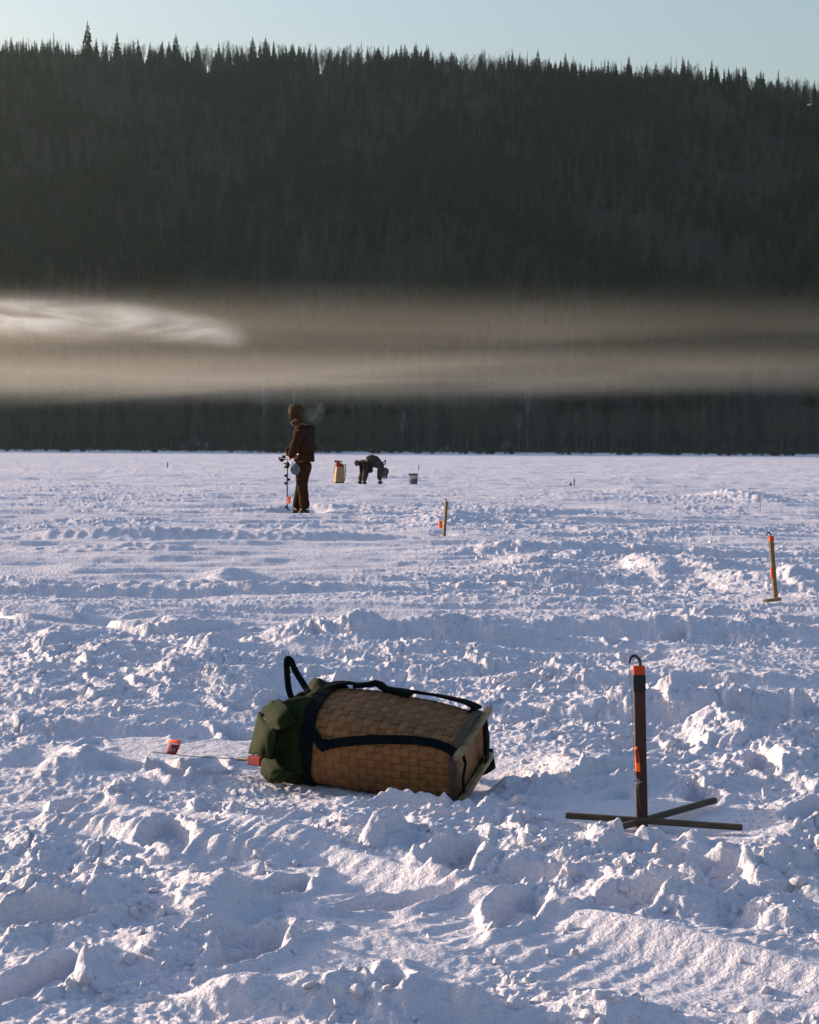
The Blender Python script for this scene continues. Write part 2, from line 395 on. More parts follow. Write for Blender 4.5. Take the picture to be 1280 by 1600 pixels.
def hz(x, y):
    return float(height(np.array([x]), np.array([y]))[0])

def grid_mesh(X, Y, Z, name):
    nr, nc = X.shape
    me = bpy.data.meshes.new(name)
    co = np.stack([X, Y, Z], -1).reshape(-1, 3).astype(np.float32)
    i = np.arange(nr-1)[:, None]*nc+np.arange(nc-1)[None, :]
    f = np.stack([i, i+1, i+nc+1, i+nc], -1).reshape(-1, 4).astype(np.int32)
    me.vertices.add(len(co)); me.vertices.foreach_set('co', co.ravel())
    me.loops.add(f.size); me.loops.foreach_set('vertex_index', f.ravel())
    me.polygons.add(len(f)); me.polygons.foreach_set('loop_start', np.arange(0, f.size, 4, dtype=np.int32))
    me.polygons.foreach_set('loop_total', np.full(len(f), 4, np.int32))
    me.polygons.foreach_set('use_smooth', np.ones(len(f), bool))
    me.update(calc_edges=True)
    return me

def snow_material():
    m, nt, b = nmat('snow'); L = nt.links.new
    b.inputs['Base Color'].default_value = (.61, .59, .66, 1); b.inputs['Roughness'].default_value = .65
    b.inputs['Specular IOR Level'].default_value = .25
    tc = N(nt, 'ShaderNodeTexCoord')
    n1 = N(nt, 'ShaderNodeTexNoise', i_Scale=120.0, i_Detail=4.0, i_Roughness=.65); L(tc.outputs['Object'], n1.inputs['Vector'])
    n2 = N(nt, 'ShaderNodeTexNoise', i_Scale=42.0, i_Detail=4.0); L(tc.outputs['Object'], n2.inputs['Vector'])
    b1 = N(nt, 'ShaderNodeBump', i_Strength=.8, i_Distance=.008); L(n1.outputs['Fac'], b1.inputs['Height'])
    b2 = N(nt, 'ShaderNodeBump', i_Strength=.7, i_Distance=.020); L(n2.outputs['Fac'], b2.inputs['Height']); L(b1.outputs[0], b2.inputs['Normal'])
    L(b2.outputs[0], b.inputs['Normal'])
    # ice crystals: tiny facets, each with its own tilt, a few of them glinting
    vo = N(nt, 'ShaderNodeTexVoronoi', i_Scale=170.0); L(tc.outputs['Object'], vo.inputs['Vector'])
    sb = N(nt, 'ShaderNodeVectorMath', operation='SUBTRACT'); sb.inputs[1].default_value = (.5, .5, .5); L(vo.outputs['Color'], sb.inputs[0])
    sc = N(nt, 'ShaderNodeVectorMath', operation='SCALE'); sc.inputs['Scale'].default_value = 1.3; L(sb.outputs[0], sc.inputs[0])
    ge = N(nt, 'ShaderNodeNewGeometry')
    ad = N(nt, 'ShaderNodeVectorMath', operation='ADD'); L(sc.outputs[0], ad.inputs[0]); L(ge.outputs['Normal'], ad.inputs[1])
    nr = N(nt, 'ShaderNodeVectorMath', operation='NORMALIZE'); L(ad.outputs[0], nr.inputs[0])
    gl = N(nt, 'ShaderNodeBsdfGlossy'); gl.inputs['Roughness'].default_value = .12; L(nr.outputs[0], gl.inputs['Normal'])
    sp = N(nt, 'ShaderNodeSeparateColor'); L(vo.outputs['Color'], sp.inputs[0])
    gt = N(nt, 'ShaderNodeMath', operation='GREATER_THAN'); gt.inputs[1].default_value = .90; L(sp.outputs[0], gt.inputs[0])
    dl = N(nt, 'ShaderNodeMath', operation='LESS_THAN'); dl.inputs[1].default_value = .35; L(vo.outputs['Distance'], dl.inputs[0])
    mu = N(nt, 'ShaderNodeMath', operation='MULTIPLY'); L(gt.outputs[0], mu.inputs[0]); L(dl.outputs[0], mu.inputs[1])
    m2 = N(nt, 'ShaderNodeMath', operation='MULTIPLY'); m2.inputs[1].default_value = .13; L(mu.outputs[0], m2.inputs[0])
    mx = N(nt, 'ShaderNodeMixShader'); L(m2.outputs[0], mx.inputs[0]); L(b.outputs[0], mx.inputs[1]); L(gl.outputs[0], mx.inputs[2])
    L(mx.outputs[0], nt.nodes['Material Output'].inputs[0])
    return m
M_SNOW = snow_material()

def build_lake():
    r = [3.0]
    while r[-1] < 10: r.append(r[-1]*(1+.0021*GQ))
    while r[-1] < 30: r.append(r[-1]*(1+.0026*GQ))
    while r[-1] < 70: r.append(r[-1]*(1+.0045*GQ))
    while r[-1] < 505: r.append(r[-1]*(1+.010*GQ))
    back = [-60, -30, -12, -4, 0, 1.2, 1.9, 2.4, 2.7]
    ys = np.array(back+r)
    nf = int(900/GQ)
    u = np.concatenate([[-8, -4, -2, -1.2, -.8, -.6], np.linspace(-.48, -.30, int(60/GQ)), np.linspace(-.30, .30, nf)[1:], np.linspace(.30, .48, int(60/GQ))[1:], [.6, .8, 1.2, 2, 4, 8]])
    wd = np.maximum(ys, 3.0)
    X = wd[:, None]*u[None, :]; Y = np.repeat(ys[:, None], len(u), 1)
    Z = height(X, Y)
    # fade relief where cells are too coarse
    fade = (np.abs(u) < .5).astype(float)[None, :]*np.clip((ys-1.5)/1.2, 0, 1)[:, None]
    Z = Z*fade
    me = grid_mesh(X, Y, Z, 'frozen_lake')
    o = link('snow_covered_lake', me, M_SNOW); tag(o, kind='structure')
build_lake()

# broken snow: clods and crust plates lying on the trodden patches
def build_clods():
    ico = bmesh.new(); bmesh.ops.create_icosphere(ico, subdivisions=2, radius=1)
    IV = np.array([v.co[:] for v in ico.verts]); IF = np.array([[v.index for v in f.verts] for f in ico.faces]); ico.free()
    n = int(5200)
    y = np.exp(rng.uniform(math.log(3.2), math.log(48), n*5)); x = y*rng.uniform(-.3, .3, n*5)
    px, py = unproj(x, y)
    m = perlin(x*.42+9, y*.30, 21)+.6*perlin(x*1.1, y*.8, 22)
    dens = sst(-.25, .3, m)*.8+.04
    for (cx, cy, rx, ry) in ((150, 1400, 330, 170), (1000, 1290, 420, 70), (700, 1300, 260, 50), (1080, 900, 330, 60), (260, 1070, 300, 55), (760, 830, 380, 30), (100, 780, 300, 14), (1080, 1150, 260, 60)):
        dens = np.maximum(dens, np.hypot((px-cx)/rx, (py-cy)/ry) < 1)
    for (cx, cy, rx, ry) in ((250, 1180, 170, 30), (190, 975, 190, 15), (300, 870, 380, 45), (600, 1500, 170, 45), (560, 1170, 210, 95), (1000, 1330, 40, 20), (1010, 1270, 150, 35)):
        dens = np.where(np.hypot((px-cx)/rx, (py-cy)/ry) < 1, .05, dens)
    clump = perlin(x*3, y*2.2, 81)
    keep = (rng.random(len(x)) < dens*sst(-.2, .35, clump)); x = x[keep][:n]; y = y[keep][:n]
    z = height(x, y)
    k = len(x)
    size = np.clip(rng.lognormal(math.log(.0055), .6, k), .0025, .024)*(1+.35*sst(8, 30, y))
    sc = size[:, None]*rng.uniform(.6, 1.35, (k, 3))
    q = rng.normal(size=(k, 4)); q /= np.linalg.norm(q, axis=1)[:, None]
    a, b, c, d = q.T
    Rm = np.stack([1-2*(c*c+d*d), 2*(b*c-a*d), 2*(b*d+a*c), 2*(b*c+a*d), 1-2*(b*b+d*d), 2*(c*d-a*b), 2*(b*d-a*c), 2*(c*d+a*b), 1-2*(b*b+c*c)], -1).reshape(k, 3, 3)
    nv = len(IV)
    V = np.repeat(IV[None], k, 0)
    # chop with random planes for broken faces
    for _ in range(4):
        nn = rng.normal(size=(k, 3)); nn /= np.linalg.norm(nn, axis=1)[:, None]; dd = rng.uniform(.35, .8, k)
        pr = np.einsum('kvi,ki->kv', V, nn)-dd[:, None]
        V = V-np.maximum(pr, 0)[..., None]*nn[:, None, :]
    V = V*(1+rng.uniform(-.10, .10, (k, nv, 1)))
    V = np.einsum('kij,kvj->kvi', Rm, V*sc[:, None, :])
    V += np.stack([x, y, z+size*.15], -1)[:, None, :]
    Fc = (IF[None]+np.arange(k)[:, None, None]*nv).reshape(-1, 3)
    V = V.reshape(-1, 3)
    me = bpy.data.meshes.new('snow_clods')
    me.vertices.add(len(V)); me.vertices.foreach_set('co', V.astype(np.float32).ravel())
    me.loops.add(Fc.size); me.loops.foreach_set('vertex_index', Fc.astype(np.int32).ravel())
    me.polygons.add(len(Fc)); me.polygons.foreach_set('loop_start', np.arange(0, Fc.size, 3, dtype=np.int32)); me.polygons.foreach_set('loop_total', np.full(len(Fc), 3, np.int32))
    me.polygons.foreach_set('use_smooth', np.ones(len(Fc), bool))
    me.update(calc_edges=True)
    o = link('snow_clods', me, M_SNOW); tag(o, 'loose crumbs and broken clods of snow scattered over the trodden ice', 'snow', kind='stuff')
build_clods()
# ------------------------------------------------------------------ hill
SHORE = 500.0
_cp = [-400, 0, 300, 640, 900, 1100, 1200, 1280, 1700]
_cy = [96, 112, 118, 124, 138, 150, 164, 170, 230]
def crest_z(x):
    px = 640+x/900*F
    yy = np.interp(px, _cp, _cy)
    return CAM_H+900*(703+.0058*(px-640)-yy)/F
def hill_z(x, y):
    x = np.asarray(x, float); y = np.asarray(y, float)
    t = np.clip((y-(SHORE+14))/(900-SHORE-14), 0, 1)
    prof = t*(1.12-.12*t)
    prof = prof*sst(0, .06, t)
    z = crest_z(x)*prof
    z = z-np.clip(y-900, 0, 600)*.12
    n = perlin(x*.012, y*.012, 91)*14+perlin(x*.035, y*.03, 92)*5
    z += n*sst(.03, .3, t)*(1-.75*sst(.8, 1, t))
    z += .6*sst(SHORE-2, SHORE+8, y)-.4+(.2+.25*perlin(x*.08, y*.1, 93))*sst(SHORE, SHORE+6, y)
    return z
def hillp(x, y): return float(hill_z(np.array([x]), np.array([y]))[0])
def build_hill():
    xs = np.concatenate([np.linspace(-1500, -320, 60), np.linspace(-300, 300, 160), np.linspace(320, 1100, 40)])
    ys = np.concatenate([np.linspace(SHORE-4, SHORE+30, 18), np.linspace(SHORE+36, 960, 90), np.linspace(1000, 1500, 12)])
    X, Y = np.meshgrid(xs, ys)
    me = grid_mesh(X, Y, hill_z(X, Y), 'hill')
    m, nt, b = nmat('forest_floor'); L = nt.links.new
    b.inputs['Roughness'].default_value = .95; b.inputs['Specular IOR Level'].default_value = .1
    tc = N(nt, 'ShaderNodeTexCoord'); nz = N(nt, 'ShaderNodeTexNoise', i_Scale=.11, i_Detail=6.0, i_Roughness=.7); L(tc.outputs['Object'], nz.inputs['Vector'])
    rp = N(nt, 'ShaderNodeValToRGB'); e = rp.color_ramp.elements
    e[0].position = .45; e[0].color = (.035, .032, .026, 1); e[1].position = .75; e[1].color = (.035, .037, .035, 1)
    L(nz.outputs['Fac'], rp.inputs[0])
    sx = N(nt, 'ShaderNodeSeparateXYZ'); L(tc.outputs['Object'], sx.inputs[0])
    mr = N(nt, 'ShaderNodeMapRange'); mr.inputs['From Min'].default_value = .3; mr.inputs['From Max'].default_value = .8
    mr.inputs['To Min'].default_value = 1; mr.inputs['To Max'].default_value = 0; L(sx.outputs['Z'], mr.inputs[0])
    mx = N(nt, 'ShaderNodeMix', data_type='RGBA'); L(mr.outputs[0], mx.inputs['Factor']); L(rp.outputs[0], mx.inputs[6]); mx.inputs[7].default_value = (.8, .82, .86, 1)
    L(mx.outputs[2], b.inputs['Base Color'])
    tag(link('wooded_hill', me, m), kind='structure')
build_hill()

# ------------------------------------------------------------------ trees
def fol(name, c1, c2):
    m = simple(name, c1, c2, scale=.9, rough=.9, spec=.1); return m
M_SPRUCE = fol('spruce_needles', (.040, .056, .032), (.016, .024, .014))
M_BARK = fol('dark_bark', (.08, .065, .05), (.04, .033, .026))
M_TWIG = fol('bare_twigs', (.088, .092, .074), (.048, .053, .043))
M_BIRCH = fol('birch_bark', (.20, .19, .18), (.08, .075, .07))
M_FROST = fol('frosted_twigs', (.22, .23, .25), (.10, .10, .10))

def spruce_meshes(seed, H=13.0, W=2.3, ragged=.25, whorls=26):
    r = random.Random(seed)
    V = []; Fc = []
    for i in range(whorls):
        t = i/(whorls-1)
        z = H*(.12+.88*t)
        R0 = W*(1-t)**.72*(1 if t > .12 else .75+t*2)+.10
        nb = max(4, int(9*(1-t)+4))
        a0 = r.random()*6.28
        for k in range(nb):
            if r.random() < .10: continue
            a = a0+k*6.283/nb+r.uniform(-.3, .3)
            ln = R0*r.uniform(1-ragged*1.6, 1+ragged)
            dr = ln*r.uniform(.18, .42)
            wd = ln*r.uniform(.20, .32)+.08
            ca, sa = math.cos(a), math.sin(a)
            def P(s, w, dz): return (ca*s-sa*w, sa*s+ca*w, z+dz)
            n = len(V)
            V += [P(0, 0, .12), P(ln*.45, -wd*.8, -dr*.35-.05), P(ln*.55, 0, -dr*.25+.12), P(ln*.45, wd*.8, -dr*.35-.05),
                  P(ln*.85, -wd*.55, -dr*.9-.12), P(ln, 0, -dr*.72), P(ln*.85, wd*.55, -dr*.9-.12),
                  P(ln*.5, -wd*.3, -dr*.5-.5*wd), P(ln*.8, wd*.2, -dr-.6*wd)]
            Fc += [(n, n+1, n+2), (n, n+2, n+3), (n+1, n+4, n+2), (n+2, n+4, n+5), (n+2, n+5, n+6), (n+2, n+6, n+3), (n, n+7, n+2), (n+2, n+8, n+5), (n+2, n+7, n+8)]
    n = len(V)
    V += [(0, 0, H*1.07), (.14, 0, H*.93), (-.07, .12, H*.93), (-.07, -.12, H*.93)]; Fc += [(n, n+1, n+2), (n, n+2, n+3), (n, n+3, n+1)]
    crown = from_lists(V, Fc, 'spruce_crown'); crown.materials.append(M_SPRUCE)
    b = MB(); b.tube([(0, 0, -1.0), (0, 0, H*.4), (0, 0, H)], [.20, .13, .02], 6); tr = from_lists(b.V, b.F, 'spruce_trunk'); tr.materials.append(M_BARK)
    return crown, tr

def bare_meshes(seed, H=12.0, spread=1.0, stems=1, mat=None, trunkmat=None, trunk_r=.13, low=.35):
    r = random.Random(seed); tb = MB(); cb = MB()
    def limb(b, p, d, ln, rad, depth):
        pts = [p]; n = 3
        for i in range(n):
            d = (d+Vector((r.uniform(-.2, .2), r.uniform(-.2, .2), r.uniform(-.05, .22)))).normalized()
            pts.append(pts[-1]+d*ln/n)
        b.tube(pts, [rad, rad*.75, rad*.5, rad*.18], 3, cap=False)
        if depth <= 0: return
        for i in range(1, n+1):
            for k in range(r.choice((1, 2, 2)) if depth > 1 else 3):
                az = r.random()*6.283; q = Vector((math.cos(az), math.sin(az), r.uniform(.3, 1.3))).normalized()
                limb(b, pts[i], (d*.6+q*.8).normalized(), ln*r.uniform(.35, .6), max(rad*.45, .018), depth-1)
    for s in range(stems):
        off = Vector((r.uniform(-.5, .5), r.uniform(-.5, .5), 0)) if stems > 1 else Vector((0, 0, 0))
        lean = Vector((r.uniform(-.07, .07), r.uniform(-.07, .07), 1)).normalized()
        pts = [off+Vector((0, 0, -1))]
        for i in range(7): pts.append(off+lean*H*(i+1)/7+Vector((r.uniform(-.1, .1), r.uniform(-.1, .1), 0)))
        tb.tube(pts, [trunk_r*(1-i/8.2) for i in range(8)], 5, cap=False)
        for i in range(int(11*(2 if stems == 1 else 1))):
            t = low+(1-low)*(i+.5)/(11*(2 if stems == 1 else 1)); az = r.random()*6.283
            p = off+lean*H*t
            d = Vector((math.cos(az)*spread, math.sin(az)*spread, r.uniform(.7, 1.5))).normalized()
            limb(cb, p, d, H*.26*(1.25-t)*r.uniform(.7, 1.2)+.5, .045, 2 if i % 2 else 1)
    crown = from_lists(cb.V, cb.F, 'bare_crown'); crown.materials.append(mat or M_TWIG)
    tr = from_lists(tb.V, tb.F, 'bare_trunk'); tr.materials.append(trunkmat or M_TWIG)
    return crown, tr

def make_tree(name, meshes, label, cat, group):
    root = empty(name, (0, 0, 0), label, cat, group)
    for nm, me in zip(('crown', 'trunk'), meshes):
        o = bpy.data.objects.new(nm, me); COL.objects.link(o); o.parent = root
    return root
SPR = [spruce_meshes(1), spruce_meshes(2, 13, 1.9, .3, 24), spruce_meshes(3, 13, 2.7, .35, 28), spruce_meshes(4, 13, 1.5, .4, 20)]
BAR = [bare_meshes(11), bare_meshes(12, 12, .8), bare_meshes(13, 12, 1.2), bare_meshes(14, 12, .6, 2)]
BIRCH = [bare_meshes(21, 14, .5, 1, M_FROST, M_BIRCH, .16, .45), bare_meshes(22, 14, .6, 2, M_FROST, M_BIRCH, .13, .45)]
placed = {}
def put_tree(kind, x, y, hscale, label, group, wscale=None, zoff=-.3):
    lib, nm, cat = {'spruce': (SPR, 'spruce_tree', 'spruce tree'), 'bare': (BAR, 'bare_tree', 'bare tree'), 'birch': (BIRCH, 'birch_tree', 'birch tree')}[kind]
    k = random.randrange(len(lib)); key = (kind, k)
    if key not in placed:
        t = make_tree(nm, lib[k], label, cat, group); placed[key] = t
    else:
        t = copy_tree(placed[key]); t['label'] = label
        if group: t['group'] = group
        elif 'group' in t: del t['group']
    t.location = (x, y, hillp(x, y)+zoff); t.rotation_euler = (0, 0, random.uniform(0, 6.28))
    ws = wscale or hscale*random.uniform(.85, 1.2)
    t.scale = (ws, ws, hscale)
    return t
G_RS = 'spruces along the ridge top'; L_RS = 'dark spruce among the treetops standing against the sky on the ridge'
G_RB = 'bare trees along the ridge top'; L_RB = 'thin bare tree among the treetops standing against the sky on the ridge'
G_SS = 'spruces on the dark hillside'; L_SS = 'dark spruce on the shaded hillside below the ridge and above the mist'
G_SB = 'bare trees at the foot of the hill'; L_SB = 'leafless tree in the dark belt of woods along the far shore'
def ridge_tree(px, top, kind, label=None, group=None, y=None, w=None):
    y = y or random.uniform(880, 905); p = at(px, top, y); z = hillp(p.x, y)
    Hn = p.z-z; base = 13.9 if kind == 'spruce' else 12.6
    s = max(.45, Hn/base)
    return put_tree(kind, p.x, y, s, label or (L_RS if kind == 'spruce' else L_RB), group if label else (G_RS if kind == 'spruce' else G_RB), w)
# trees one can tell apart on the skyline
ridge_tree(137, 27, 'spruce', 'tallest spruce on the ridge, its ragged spire far above its neighbours at the left', None, 895, 1.35)
ridge_tree(84, 46, 'spruce', 'pointed spruce just left of the tallest spruce on the ridge', None, 895, 1.1)
ridge_tree(183, 46, 'spruce', 'broad pointed spruce just right of the tallest spruce on the ridge', None, 895, 1.2)
ridge_tree(987, 101, 'spruce', 'lone thin spruce with a bare gap on either side, right part of the ridge', None, 895, .75)
ridge_tree(857, 88, 'spruce', 'narrow blunt spruce rising right of the middle of the ridge', None, 895, .8)
for px, top in ((8, 57), (70, 62), (275, 49), (308, 60), (252, 66), (395, 54), (415, 54), (428, 60), (457, 65), (483, 75), (515, 74), (537, 72), (565, 62), (592, 70), (607, 66), (620, 73), (643, 78), (652, 80),
                (690, 84), (713, 84), (728, 95), (747, 96), (770, 92), (805, 92), (815, 89), (832, 90), (843, 96), (868, 93), (880, 100), (896, 97), (908, 94), (920, 102), (935, 103), (950, 108), (973, 108), (1010, 114), (1030, 112),
                (1046, 105), (1060, 110), (1074, 104), (1083, 112), (1095, 108), (1115, 118), (1130, 122), (1145, 124), (1170, 134), (1205, 122), (1218, 128), (1235, 132), (1257, 133), (1275, 138)):
    ridge_tree(px, top, 'spruce', w=random.uniform(1.0, 2.0))
def topline(px): return np.interp(px, [0, 200, 450, 640, 900, 1100, 1280], [72, 70, 76, 84, 104, 122, 142])
for i in range(48):
    px = -20+i*27.6+random.uniform(-22, 22)
    ridge_tree(px, topline(px)+random.uniform(0, 30), 'spruce', w=random.uniform(.8, 1.5))
for i in range(140):
    px = random.uniform(-20, 560) if random.random() < .55 else random.uniform(560, 1300)
    ridge_tree(px, topline(px)+random.uniform(-10, 14), 'bare', w=random.uniform(.8, 1.4))
# the belt along the far shore and the lower slope: the largest in view
for i in range(150):
    x = random.uniform(-125, 130); y = SHORE+4+abs(random.gauss(0, 10))
    put_tree('bare', x, y, random.uniform(.6, 1.15), L_SB, G_SB)
for i in range(120):
    x = random.uniform(-140, 140); y = random.uniform(SHORE+60, SHORE+260)
    put_tree('spruce', x, y, random.uniform(.6, 1.1), L_SS, G_SS)
for px, top, lab in ((826, 598, 'tall pale birch with two thin trunks at the far shore, right of the bending person'), (812, 640, 'shorter pale birch just left of the tall pale birch at the far shore'),
                     (411, 590, 'thin pale birch at the far shore, left of the standing person'), (462, 612, 'pale birch rising from the far shore behind the hat of the standing person'), (630, 640, 'small pale birch at the far shore behind the bucket')):
    y = SHORE+7; p = at(px, top, y)
    put_tree('birch', p.x, y, (p.z-1)/14.5, lab, None, .6)
# frosted brush along the bank
bush = [bare_meshes(31, 2.6, 1.6, 4, M_FROST, M_FROST, .03, .1)]
broot = None
for px, s in ((305, 1.3), (322, 1.0), (290, .8), (255, .5), (140, .5), (380, .6), (500, .9), (515, .6), (700, .8), (688, .6), (790, 1.2), (803, .8), (750, .5), (1090, .5), (905, .4), (560, .5), (610, .6)):
    y = SHORE+4+random.uniform(0, 3); p = at(px, 700, y)
    if broot is None:
        broot = make_tree('shrub', bush[0], 'low frosted bush on the snowy bank of the far shore', 'shrub', 'frosted bushes along the far bank'); t = broot
    else: t = copy_tree(broot)
    t.location = (p.x, y, hillp(p.x, y)-.3); t.rotation_euler = (0, 0, random.uniform(0, 6)); t.scale = (s, s, s)

dark_bush = [bare_meshes(33, 2.2, 1.7, 5, M_TWIG, M_TWIG, .035, .08), bare_meshes(34, 3.2, 1.4, 4, M_TWIG, M_TWIG, .04, .1)]
dbr = []
for i in range(110):
    px = random.uniform(-30, 1310); y = SHORE+random.uniform(1.0, 6); p = at(px, 700, y)
    k = i % 2
    if len(dbr) < 2:
        t = make_tree('shrub', dark_bush[k], 'low dark leafless brush along the foot of the far woods', 'shrub', 'dark brush along the far bank'); dbr.append(t)
    else: t = copy_tree(dbr[k])
    s_ = random.uniform(.35, 1.0); t.location = (p.x, y, hillp(p.x, y)-.3); t.rotation_euler = (0, 0, random.uniform(0, 6)); t.scale = (s_*1.4, s_*1.4, s_)

# the rest of the forest: one mass
def build_forest():
    n = NFOREST
    x = rng.uniform(-270, 270, n); y = SHORE+4+(905-SHORE-4)*rng.random(n)**.95
    keep = np.abs(x) < y*.31+12; x = x[keep]; y = y[keep]
    x2 = rng.uniform(-900, -250, 1500); y2 = rng.uniform(SHORE+12, 980, 1500)
    x3 = rng.uniform(-290, 290, 900); y3 = rng.uniform(862, 900, 900)
    x = np.concatenate([x, x2, x3]); y = np.concatenate([y, y2, y3])
    z = hill_z(x, y)-.4
    k = perlin(x*.018, y*.018, 95)+.5*perlin(x*.06, y*.06, 96)+rng.normal(0, .14, len(x))-np.where(y < SHORE+35, 2.0, 0)
    for nm, sel, lib, lab, smin, smax in (('spruce_forest', k > -.08, SPR, 'dense dark spruce woods covering the shaded hillside', .5, 1.3), ('leafless_forest', k <= -.08, BAR, 'dense leafless grey-brown woods covering the shaded hillside', .6, 1.1)):
        me = bpy.data.meshes.new(nm); P = np.stack([x[sel], y[sel], z[sel]], -1)
        me.vertices.add(len(P)); me.vertices.foreach_set('co', P.astype(np.float32).ravel()); me.update()
        o = bpy.data.objects.new(nm, me); COL.objects.link(o); tag(o, lab, 'forest', kind='stuff')
        ng = bpy.data.node_groups.new(nm, 'GeometryNodeTree')
        ng.interface.new_socket('Geometry', in_out='INPUT', socket_type='NodeSocketGeometry'); ng.interface.new_socket('Geometry', in_out='OUTPUT', socket_type='NodeSocketGeometry')
        gi = ng.nodes.new('NodeGroupInput'); go = ng.nodes.new('NodeGroupOutput'); L = ng.links.new
        jall = ng.nodes.new('GeometryNodeJoinGeometry')
        protos = [t for (kd, i), t in sorted(placed.items(), key=lambda a: a[0]) if kd == ('spruce' if lib is SPR else 'bare')]
        for t in reversed(protos):
            j = ng.nodes.new('GeometryNodeJoinGeometry')
            for c in t.children:
                oi = ng.nodes.new('GeometryNodeObjectInfo'); oi.inputs['Object'].default_value = c; oi.transform_space = 'ORIGINAL'; L(oi.outputs['Geometry'], j.inputs[0])
            g2 = ng.nodes.new('GeometryNodeGeometryToInstance'); L(j.outputs[0], g2.inputs[0]); L(g2.outputs[0], jall.inputs[0])
        ip = ng.nodes.new('GeometryNodeInstanceOnPoints'); L(gi.outputs[0], ip.inputs['Points']); L(jall.outputs[0], ip.inputs['Instance'])
        ip.inputs['Pick Instance'].default_value = True
        ri = ng.nodes.new('FunctionNodeRandomValue'); ri.data_type = 'INT'; ri.inputs['Min'].default_value = 0; ri.inputs['Max'].default_value = len(protos)-1
        L([s for s in ri.outputs if s.enabled][0], ip.inputs['Instance Index'])
        rr = ng.nodes.new('FunctionNodeRandomValue'); rr.data_type = 'FLOAT_VECTOR'; rr.inputs['Min'].default_value = (-.04, -.04, 0); rr.inputs['Max'].default_value = (.04, .04, 6.28); rr.inputs['Seed'].default_value = 4
        L([s for s in rr.outputs if s.enabled][0], ip.inputs['Rotation'])
        rs = ng.nodes.new('FunctionNodeRandomValue'); rs.data_type = 'FLOAT_VECTOR'; rs.inputs['Min'].default_value = (smin, smin, smin); rs.inputs['Max'].default_value = (smax, smax, smax); rs.inputs['Seed'].default_value = 9
        L([s for s in rs.outputs if s.enabled][0], ip.inputs['Scale'])
        L(ip.outputs[0], go.inputs[0])
        md = o.modifiers.new('trees', 'NODES'); md.node_group = ng
build_forest()

# ------------------------------------------------------------------ air, mist, smoke
def box_mesh(sx, sy, sz, name):
    V = [(x*sx/2, y*sy/2, z*sz/2) for x in (-1, 1) for y in (-1, 1) for z in (-1, 1)]
    return from_lists(V, [(0, 1, 3, 2), (4, 6, 7, 5), (0, 4, 5, 1), (2, 3, 7, 6), (0, 2, 6, 4), (1, 5, 7, 3)], name)
def volmat(name, color, g, density=None):
    m = bpy.data.materials.new(name); m.use_nodes = True; nt = m.node_tree; nt.nodes.remove(nt.nodes['Principled BSDF'])
    v = nt.nodes.new('ShaderNodeVolumePrincipled'); v.inputs['Color'].default_value = (*color, 1); v.inputs['Anisotropy'].default_value = g
    v.inputs['Density'].default_value = density or 0
    nt.links.new(v.outputs[0], nt.nodes['Material Output'].inputs['Volume'])
    return m, nt, v
if HAZE > 0:
    hm, _, _ = volmat('haze_air', (.82, 1.0, .94), .75, HAZE)
    ho = link('haze', box_mesh(2600, 1700, 260, 'haze'), hm); ho.location = (-200, 760, 127); tag(ho, kind='stuff', label='thin cold haze in the air over the lake and in front of the hill', cat='haze')

def fade_box(nt, v, dims, dens, noise_scale, stretch, thr, build):
    """density = dens * soft box * build(nodes) evaluated in object space"""
    L = nt.links.new
    tc = N(nt, 'ShaderNodeTexCoord')
    mp = N(nt, 'ShaderNodeMapping'); mp.inputs['Scale'].default_value = stretch; L(tc.outputs['Object'], mp.inputs[0])
    nz = N(nt, 'ShaderNodeTexNoise', i_Scale=noise_scale, i_Detail=5.0, i_Roughness=.55, i_Distortion=.6); L(mp.outputs[0], nz.inputs['Vector'])
    sx = N(nt, 'ShaderNodeSeparateXYZ'); L(tc.outputs['Object'], sx.inputs[0])
    def mr(src, a, b, c=0, d=1, smooth=True):
        n = N(nt, 'ShaderNodeMapRange', interpolation_type='SMOOTHSTEP' if smooth else 'LINEAR')
        n.inputs['From Min'].default_value = a; n.inputs['From Max'].default_value = b; n.inputs['To Min'].default_value = c; n.inputs['To Max'].default_value = d
        L(src, n.inputs[0]); return n.outputs[0]
    def mul(a, b):
        n = N(nt, 'ShaderNodeMath', operation='MULTIPLY')
        for i, q in enumerate((a, b)):
            if isinstance(q, (int, float)): n.inputs[i].default_value = q
            else: L(q, n.inputs[i])
        return n.outputs[0]
    def add(a, b):
        n = N(nt, 'ShaderNodeMath', operation='ADD')
        for i, q in enumerate((a, b)):
            if isinstance(q, (int, float)): n.inputs[i].default_value = q
            else: L(q, n.inputs[i])
        return n.outputs[0]
    out = build(nz.outputs['Fac'], sx.outputs['X'], sx.outputs['Y'], sx.outputs['Z'], mr, mul, add)
    L(mul(out, dens), v.inputs['Density'])

